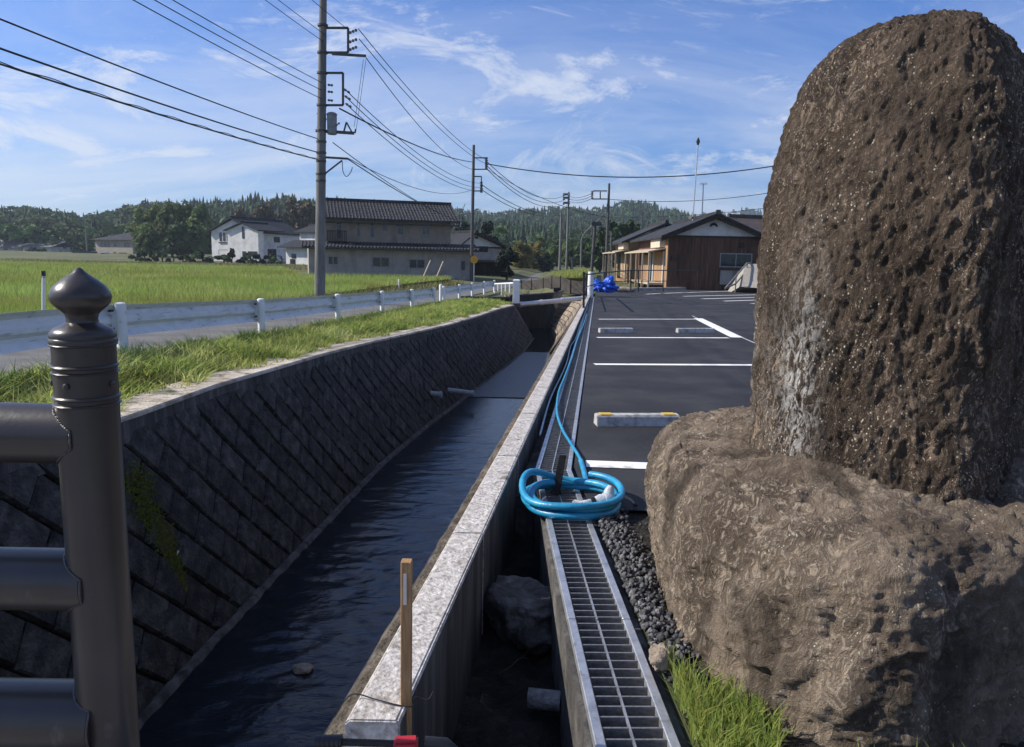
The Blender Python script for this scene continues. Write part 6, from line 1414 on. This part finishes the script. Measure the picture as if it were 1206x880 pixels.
for q in ra[1:3]: m_ = MB(); m_.tube([(q[0], q[1], q[2]), (q[0], q[1], q[2]-1.2)], .04, 8); m_.build('rail_post', 'pole_concrete', o, True)
# stone edging before the house
m_ = MB(); q0, q1 = onlot(702, 343), onlot(862, 339.8); m_.bar((q0[0], q0[1], lotz(q0[1])+.05), (q1[0], q1[1], lotz(q1[1])+.05), .3, .2); tag(m_.build('lot_edging', 'concrete_grey'), 'low concrete edging along the far side of the parking lot', 'kerb')
for k in range(9):
    t = random.random(); q = aty(722+random.random()*22, 338+random.random()*3, 40+random.random()*4); rock('rubble_stone', (q[0], q[1], lotz(q[1])+.12), (.35+random.random()*.3, .3, .25), 'rock_beige', k+60, .3, 'beige rubble stone piled between the blue tarp and the porch', 'stone', 'rubble beside the porch', nu=12, nv=8)

# ------------------------------------------------------------------ trees
def leaf_cloud(n, clumps, R3, size, seed, up=.3):
    """n leaf quads spread over clumps on an ellipsoid shell; returns V,F,tone"""
    g = np.random.default_rng(seed); C = g.normal(size=(clumps, 3)); C /= np.linalg.norm(C, axis=1)[:, None]; C *= (.45+.5*g.random(clumps)**.5)[:, None]
    cr = (.24+.22*g.random(clumps)); ct = g.random(clumps)
    i = g.integers(0, clumps, n); D = g.normal(size=(n, 3)); D /= np.linalg.norm(D, axis=1)[:, None]; D[:, 2] = np.abs(D[:, 2])*(.6)+D[:, 2]*.4
    P = C[i]+D*(cr[i]*(.55+.5*g.random(n)))[:, None]; P = P*np.array(R3)
    N_ = D+g.normal(size=(n, 3))*.55; N_ /= np.linalg.norm(N_, axis=1)[:, None]; t1 = np.cross(N_, g.normal(size=(n, 3))); t1 /= np.linalg.norm(t1, axis=1)[:, None]; t2 = np.cross(N_, t1)
    s = (size*(.6+.8*g.random(n)))[:, None]
    V = np.stack([P-t1*s, P-t2*s*.6, P+t1*s, P+t2*s*.6], 1).reshape(-1, 3); F = np.arange(n)[:, None]*4+np.arange(4)[None]
    return V, F, np.repeat(np.clip(ct[i]*.7+.3*g.random(n), 0, 1), 4)
def tree(name, base, h, rad, m, label, seed, n=1500, size=.35, clumps=22, cat='tree', group=None, trunk_h=.3, squash=.5):
    o = thing(name, base, label, cat, group); b = Vector(tuple(map(float, base)))
    ch = h*(1-trunk_h); V, F, T_ = leaf_cloud(n, clumps, (rad, rad, ch*squash), size, seed); V = V+np.array([b.x, b.y, b.z+h-ch*.5])
    np_mesh('crown', V, F, m, T_, parent=o)
    tk = MB(); tk.tube([b-Vector((0, 0, .3)), b+Vector((.1, 0, h*.35)), b+Vector((0, .1, h*.75))], [rad*.09+.04, rad*.06+.03, .03], 8)
    gg = random.Random(seed)
    for k in range(5): z = h*(.3+.1*k); a = gg.random()*6.28; tk.tube([b+Vector((.05, 0, z)), b+Vector((math.cos(a)*rad*.55, math.sin(a)*rad*.55, z+h*.16))], [rad*.04+.02, .015], 6)
    tk.build('trunk', 'bark', o, True); return o
def gnd(u, vb, Y): q = aty(u, vb, Y); return (q[0], Y, q[2])
# bamboo thicket right of the far tan house
k = 0
for u, vt, Y, wpx, lb in ((170, 250, 158, 13, 'leftmost pale tall bamboo clump right of the far tan house'), (186, 245, 152, 15, 'tall bamboo clump second from the far tan house'), (203, 243, 150, 15, 'tallest bamboo clump in the middle of the thicket'), (221, 243, 152, 15, 'bamboo clump just left of the thicket end'), (238, 246, 150, 13, 'bamboo clump next to the white house'), (178, 268, 146, 12, 'lower light green bamboo before the thicket on the left'), (210, 266, 144, 15, 'lower dark green bush before the bamboo thicket'), (232, 262, 145, 13, 'lower green bush left of the white house')):
    b = gnd(u, 306, Y); H_ = aty(u, vt, Y)[2]-b[2]; tree('bamboo_clump', b, H_, wpx*Y/FPX, 'leaf_bamboo' if k != 6 else 'leaf_broad', lb, 300+k, 2600, .42, 34, 'bamboo', 'bamboo thicket', .06, .52); k += 1
# brownish trees behind the white houses
for i, (u, vt, Y, wpx, lb) in enumerate(((292, 250, 190, 16, 'dull brown tree rising behind the white house roof'), (318, 243, 186, 20, 'broad brown tree behind the white house'), (345, 236, 182, 20, 'tallest brown tree between white house and nearest pole'), (366, 240, 180, 16, 'brown tree directly behind the nearest pole'), (304, 262, 176, 14, 'low brown tree beside the white house'), (330, 262, 172, 16, 'low dark tree above the small white house'))):
    b = gnd(u, 306, Y); tree('brown_tree', b, aty(u, vt, Y)[2]-b[2], wpx*Y/FPX, 'leaf_brown' if i != 5 else 'leaf_dark', lb, 340+i, 2600, .5, 30, 'tree', 'brown trees behind the houses', .12, .52)
# yellow green trees by the far road, dark topiary by the carport
for i, (u, vb, vt, Y, wpx, m, lb) in enumerate(((612, 326, 284, 118, 15, 'leaf_yellow', 'yellowing round tree behind the carport'), (630, 324, 288, 122, 12, 'leaf_yellow', 'smaller yellow tree beside the far road bend'), (648, 322, 292, 128, 10, 'leaf_bamboo', 'light green tree left of the leaning pole'), (640, 322, 300, 110, 8, 'leaf_dark', 'dark bush at the far road bend'), (672, 321, 287, 130, 12, 'leaf_bamboo', 'loose green tree between the pole pair and the lamp'), (690, 322, 283, 125, 13, 'leaf_broad', 'green tree behind the curved street lamp'), (706, 324, 275, 112, 13, 'leaf_broad', 'green tree behind the grey marker pole'), (725, 324, 262, 105, 14, 'leaf_broad', 'tall green tree behind the dark pole and the porch'), (741, 320, 262, 108, 12, 'leaf_broad', 'green tree rising behind the timber house roof'), (575, 300, 262, 112, 9, 'leaf_dark', 'dark tree behind the grey gabled house'), (545, 300, 262, 110, 10, 'leaf_dark', 'dark tree between tan house roof and grey gable'))):
    b = gnd(u, vb, Y); tree('roadside_tree', b, aty(u, vt, Y)[2]-b[2], wpx*Y/FPX, m, lb, 380+i, 1700, .34, 22, 'tree', 'trees by the far road', .12, .52)
b = gnd(596, 335, 74); o = tree('clipped_pine', b, aty(597, 293, 74)[2]-b[2], 1.05, 'leaf_dark', 'dark clipped garden tree with domed top beside the carport', 420, 1800, .16, 12, 'tree', None, .05, .5)
b = gnd(598, 312, 73.6); V, F, T_ = leaf_cloud(1500, 14, (1.15, 1.1, .75), .13, 421); V = V+np.array([aty(600, 303, 73.6)[0], 73.6, aty(600, 304, 73.6)[2]]); np_mesh('dome', V, F, 'leaf_dark', T_, parent=o)
# hedge shrubs before the white house, lone bushes at the field edge
for i in range(16):
    u = 158+i*11.5+random.uniform(-2, 2)
    b = gnd(u, 309, 112+random.uniform(-2, 2)); tree('hedge_shrub', b, random.uniform(1.0, 1.9), random.uniform(.9, 1.4), 'leaf_dark' if i % 3 else 'leaf_broad', ORD[i]+' low shrub from the left in the hedge row before the white house', 440+i, 420, .26, 5, 'shrub', 'hedge shrubs before the white house', -.6, .5)
for i, (u, v_, lb) in enumerate(((44, 301.5, 'dark bush in front of the long low white house'), (40, 288, 'pale green tree behind the long low white house'), (50, 283, 'tiny bright round tree behind the long low white house'))):
    b = gnd(u, 303, 188 if i == 0 else 206); tree('garden_bush', b, 2.2 if i == 0 else (7.0 if i == 1 else 5.5), 2.2 if i == 0 else (2.2 if i == 1 else 1.1), 'leaf_dark' if i == 0 else 'leaf_bamboo', lb, 470+i, 600, .28, 12, 'bush', None, .1, .5)

# ------------------------------------------------------------------ wooded hills
def template(kind, seed):
    g = np.random.default_rng(seed)
    if kind == 0:      # cedar: drooping ragged tiers
        V = []; F = []
        for t in range(7):
            z1 = .16+.84*((t+1.25)/7.6); z0 = z1-.24; r = .20*(1-t/7.4)+.012; k = 8; ph = g.random()*6; a0 = len(V); V.append((g.normal()*.008, g.normal()*.008, min(z1, 1.0)))
            for j in range(k*2): q = ph+math.pi*j/k; rr_ = r*(1+.25*g.normal()*.6) if j % 2 == 0 else r*.55; V.append((rr_*math.cos(q), rr_*math.sin(q), z0+(.03 if j % 2 else 0)+.02*g.normal()))
            F += [(a0, a0+1+j, a0+1+(j+1) % (2*k)) for j in range(2*k)]
        return np.array(V), np.array(F)
    V, F, _ = leaf_cloud(150, 10, (.42, .42, .44), .085, seed); V[:, 2] += .5; V[:, 2] = np.maximum(V[:, 2], .02)
    return V, np.concatenate([F[:, :3], F[:, [0, 2, 3]]])
TPL = {0: [template(0, s) for s in range(6)], 1: [template(1, 50+s) for s in range(6)]}
def hill(name, sky, R0, R1, treeh, n, conif, label, seed, zbase, ucut=None, m2=None):
    """sky: (pixel u, skyline v) of the treetops on the ridge at distance R1"""
    us = np.array([q[0] for q in sky], float); rz = np.array([aty(u, v_, R1)[2] for u, v_ in sky]); rx = np.array([aty(u, v_, R1)[0] for u, v_ in sky])
    ridge = lambda tx: np.interp(tx, rx/R1, rz-treeh*.85)
    def zf(tx, t): s = np.clip(t, 0, 1); zz2 = zbase+(ridge(tx)-zbase)*(s*s*(3-2*s)*.6+s*.4); return zz2+ (np.sin(tx*37)*1.2+np.sin(tx*83+2)*.7)*np.sin(np.pi*s)*(R1/500)
    tx = np.linspace(rx[0]/R1, rx[-1]/R1, 160); ts = np.linspace(0, 1.25, 16); V = []
    for t in ts:
        Rr = R0+(R1-R0)*t
        for x in tx: V.append((x*Rr, Rr, float(zf(x, min(t, 1)))-max(0, t-1)*40))
    W_ = len(tx); F = [(i*W_+k, i*W_+k+1, (i+1)*W_+k+1, (i+1)*W_+k) for i in range(len(ts)-1) for k in range(W_-1)]
    tag(np_mesh(name, V, F, 'hill_floor', smooth=True), kind='structure')
    g = np.random.default_rng(seed)
    out = {0: [[], [], [], 0], 1: [[], [], [], 0]}
    for _ in range(n):
        x = tx[0]+(tx[-1]-tx[0])*g.random(); t = g.random()**.75; u_ = 603+FPX*x
        kd = 0 if g.random() < conif(u_, t) else 1; Rr = R0+(R1-R0)*t; hh = treeh*(.7+.5*g.random())*(1.0 if kd == 0 else .85); TV, TF = TPL[kd][g.integers(0, 6)]
        a = g.random()*6.28; c, s = math.cos(a), math.sin(a); wv = (hh*(.85+.4*g.random()) if kd == 0 else hh*(.9+.5*g.random()))
        P = np.stack([(TV[:, 0]*c-TV[:, 1]*s)*wv+x*Rr, (TV[:, 0]*s+TV[:, 1]*c)*wv+Rr, TV[:, 2]*hh+zf(x, t)-hh*.05], 1)
        b = out[kd]; b[0].append(P); b[1].append(TF+b[3]); b[2].append(np.full(len(P), g.random())); b[3] += len(P)
    for kd, nm, mm in ((0, 'cedar_wood', 'leaf_conifer'), (1, 'leafy_wood', m2 or 'leaf_broad')):
        b = out[kd]
        if b[0]: tag(np_mesh(nm, np.vstack(b[0]), np.vstack(b[1]), mm, np.concatenate(b[2])), label[kd], 'woodland', kind='stuff')
hill('hill', [(-500, 250), (-200, 246), (0, 243), (60, 248), (128, 251), (150, 242), (180, 236), (215, 241), (240, 233), (270, 236), (300, 230), (345, 233), (400, 236), (445, 240), (480, 246), (560, 258), (700, 270)], 215, 330, 9.5, 2600, lambda u, t: .25 if u < 225 else .8, ('pointed dark cedars along the left ridge', 'rounded leafy trees covering the left slope'), 5, 0.5)
hill('hill', [(200, 252), (380, 240), (470, 244), (520, 246), (560, 246), (590, 249), (620, 246), (650, 244), (672, 243), (700, 244), (722, 239), (745, 236), (762, 237), (778, 241), (800, 248), (830, 258), (860, 274), (950, 286), (1250, 290)], 330, 620, 9, 4200, lambda u, t: .72, ('dark cedars on the middle hill with the peak', 'leafy trees on the middle hill with the peak'), 6, 0.5)
hill('hill', [(500, 280), (740, 268), (800, 255), (840, 249), (872, 244), (900, 247), (950, 243), (1020, 236), (1100, 245), (1300, 250), (1700, 246)], 800, 1300, 14, 1900, lambda u, t: .6, ('hazy far cedars on the right hand ridge', 'hazy far leafy woods on the right hand ridge'), 7, 5)
# low scrub joining field and woods
P = []
g = np.random.default_rng(9)
b = [[], [], [], 0]
for _ in range(420):
    u_ = g.uniform(-150, 560); Rr = g.uniform(196, 232); q = aty(u_, 301, Rr); hh = g.uniform(3, 9); TV, TF = TPL[1][g.integers(0, 6)]; Pq = np.stack([TV[:, 0]*hh*1.2+q[0], TV[:, 1]*hh*1.2+Rr, TV[:, 2]*hh], 1); b[0].append(Pq); b[1].append(TF+b[3]); b[2].append(np.full(len(Pq), g.random())); b[3] += len(Pq)
for _ in range(260):
    u_ = g.uniform(560, 900); Rr = g.uniform(150, 330); q = aty(u_, 308, Rr); hh = g.uniform(3, 9); TV, TF = TPL[1][g.integers(0, 6)]; Pq = np.stack([TV[:, 0]*hh*1.1+q[0], TV[:, 1]*hh*1.1+Rr, TV[:, 2]*hh-.5], 1); b[0].append(Pq); b[1].append(TF+b[3]); b[2].append(np.full(len(Pq), g.random())); b[3] += len(Pq)
tag(np_mesh('valley_scrub', np.vstack(b[0]), np.vstack(b[1]), 'leaf_broad', np.concatenate(b[2])), 'scrubby green undergrowth along the foot of the wooded hills', 'scrub', kind='stuff')
# green bank beyond the bend
P = np.array([(lambda q: (q[0], q[1], q[2]))(aty(g.uniform(655, 700), g.uniform(318, 327), g.uniform(70, 95))) for _ in range(2500)])
bank = MB(); c = [aty(650, 323, 92), aty(700, 318, 92), aty(702, 327, 66), aty(655, 328, 66)]; bank.add([tuple(q) for q in c], [(0, 1, 2, 3)]); tag(bank.build('grass_bank', 'grass'), kind='structure')
P = []
for _ in range(3500):
    a, b_ = random.random(), random.random(); q = (c[0]*(1-a)+c[1]*a)*(1-b_)+(c[3]*(1-a)+c[2]*a)*b_; P.append(q)
P = np.array(P); blades('bank_blades', P, .2+.3*rng.random(len(P)), np.full(len(P), .12), 'grass', rng.random(len(P)), .7, label='green grass on the bank beyond the stream bend', cat='grass', seg2=False)

# ------------------------------------------------------------------ air
m = bpy.data.materials.new('haze_air'); m.use_nodes = True; t = m.node_tree; t.nodes.clear()
pv_ = t.nodes.new('ShaderNodeVolumePrincipled'); pv_.inputs['Color'].default_value = (0.72, 0.86, 1.0, 1); pv_.inputs['Density'].default_value = 0.00030; pv_.inputs['Anisotropy'].default_value = 0.3
mo = t.nodes.new('ShaderNodeOutputMaterial'); t.links.new(pv_.outputs[0], mo.inputs['Volume']); MATS['haze_air'] = m
HAZE = True
if HAZE:
    m_ = MB(); m_.prism([(-1500, -160, 0), (1500, -160, 0), (1500, 1720, 0), (-1500, 1720, 0)], (0, 0, -4.5), (0, 0, 135)); hb = m_.build('haze', 'haze_air'); tag(hb, 'thin pale morning haze filling the valley', 'haze', kind='stuff')
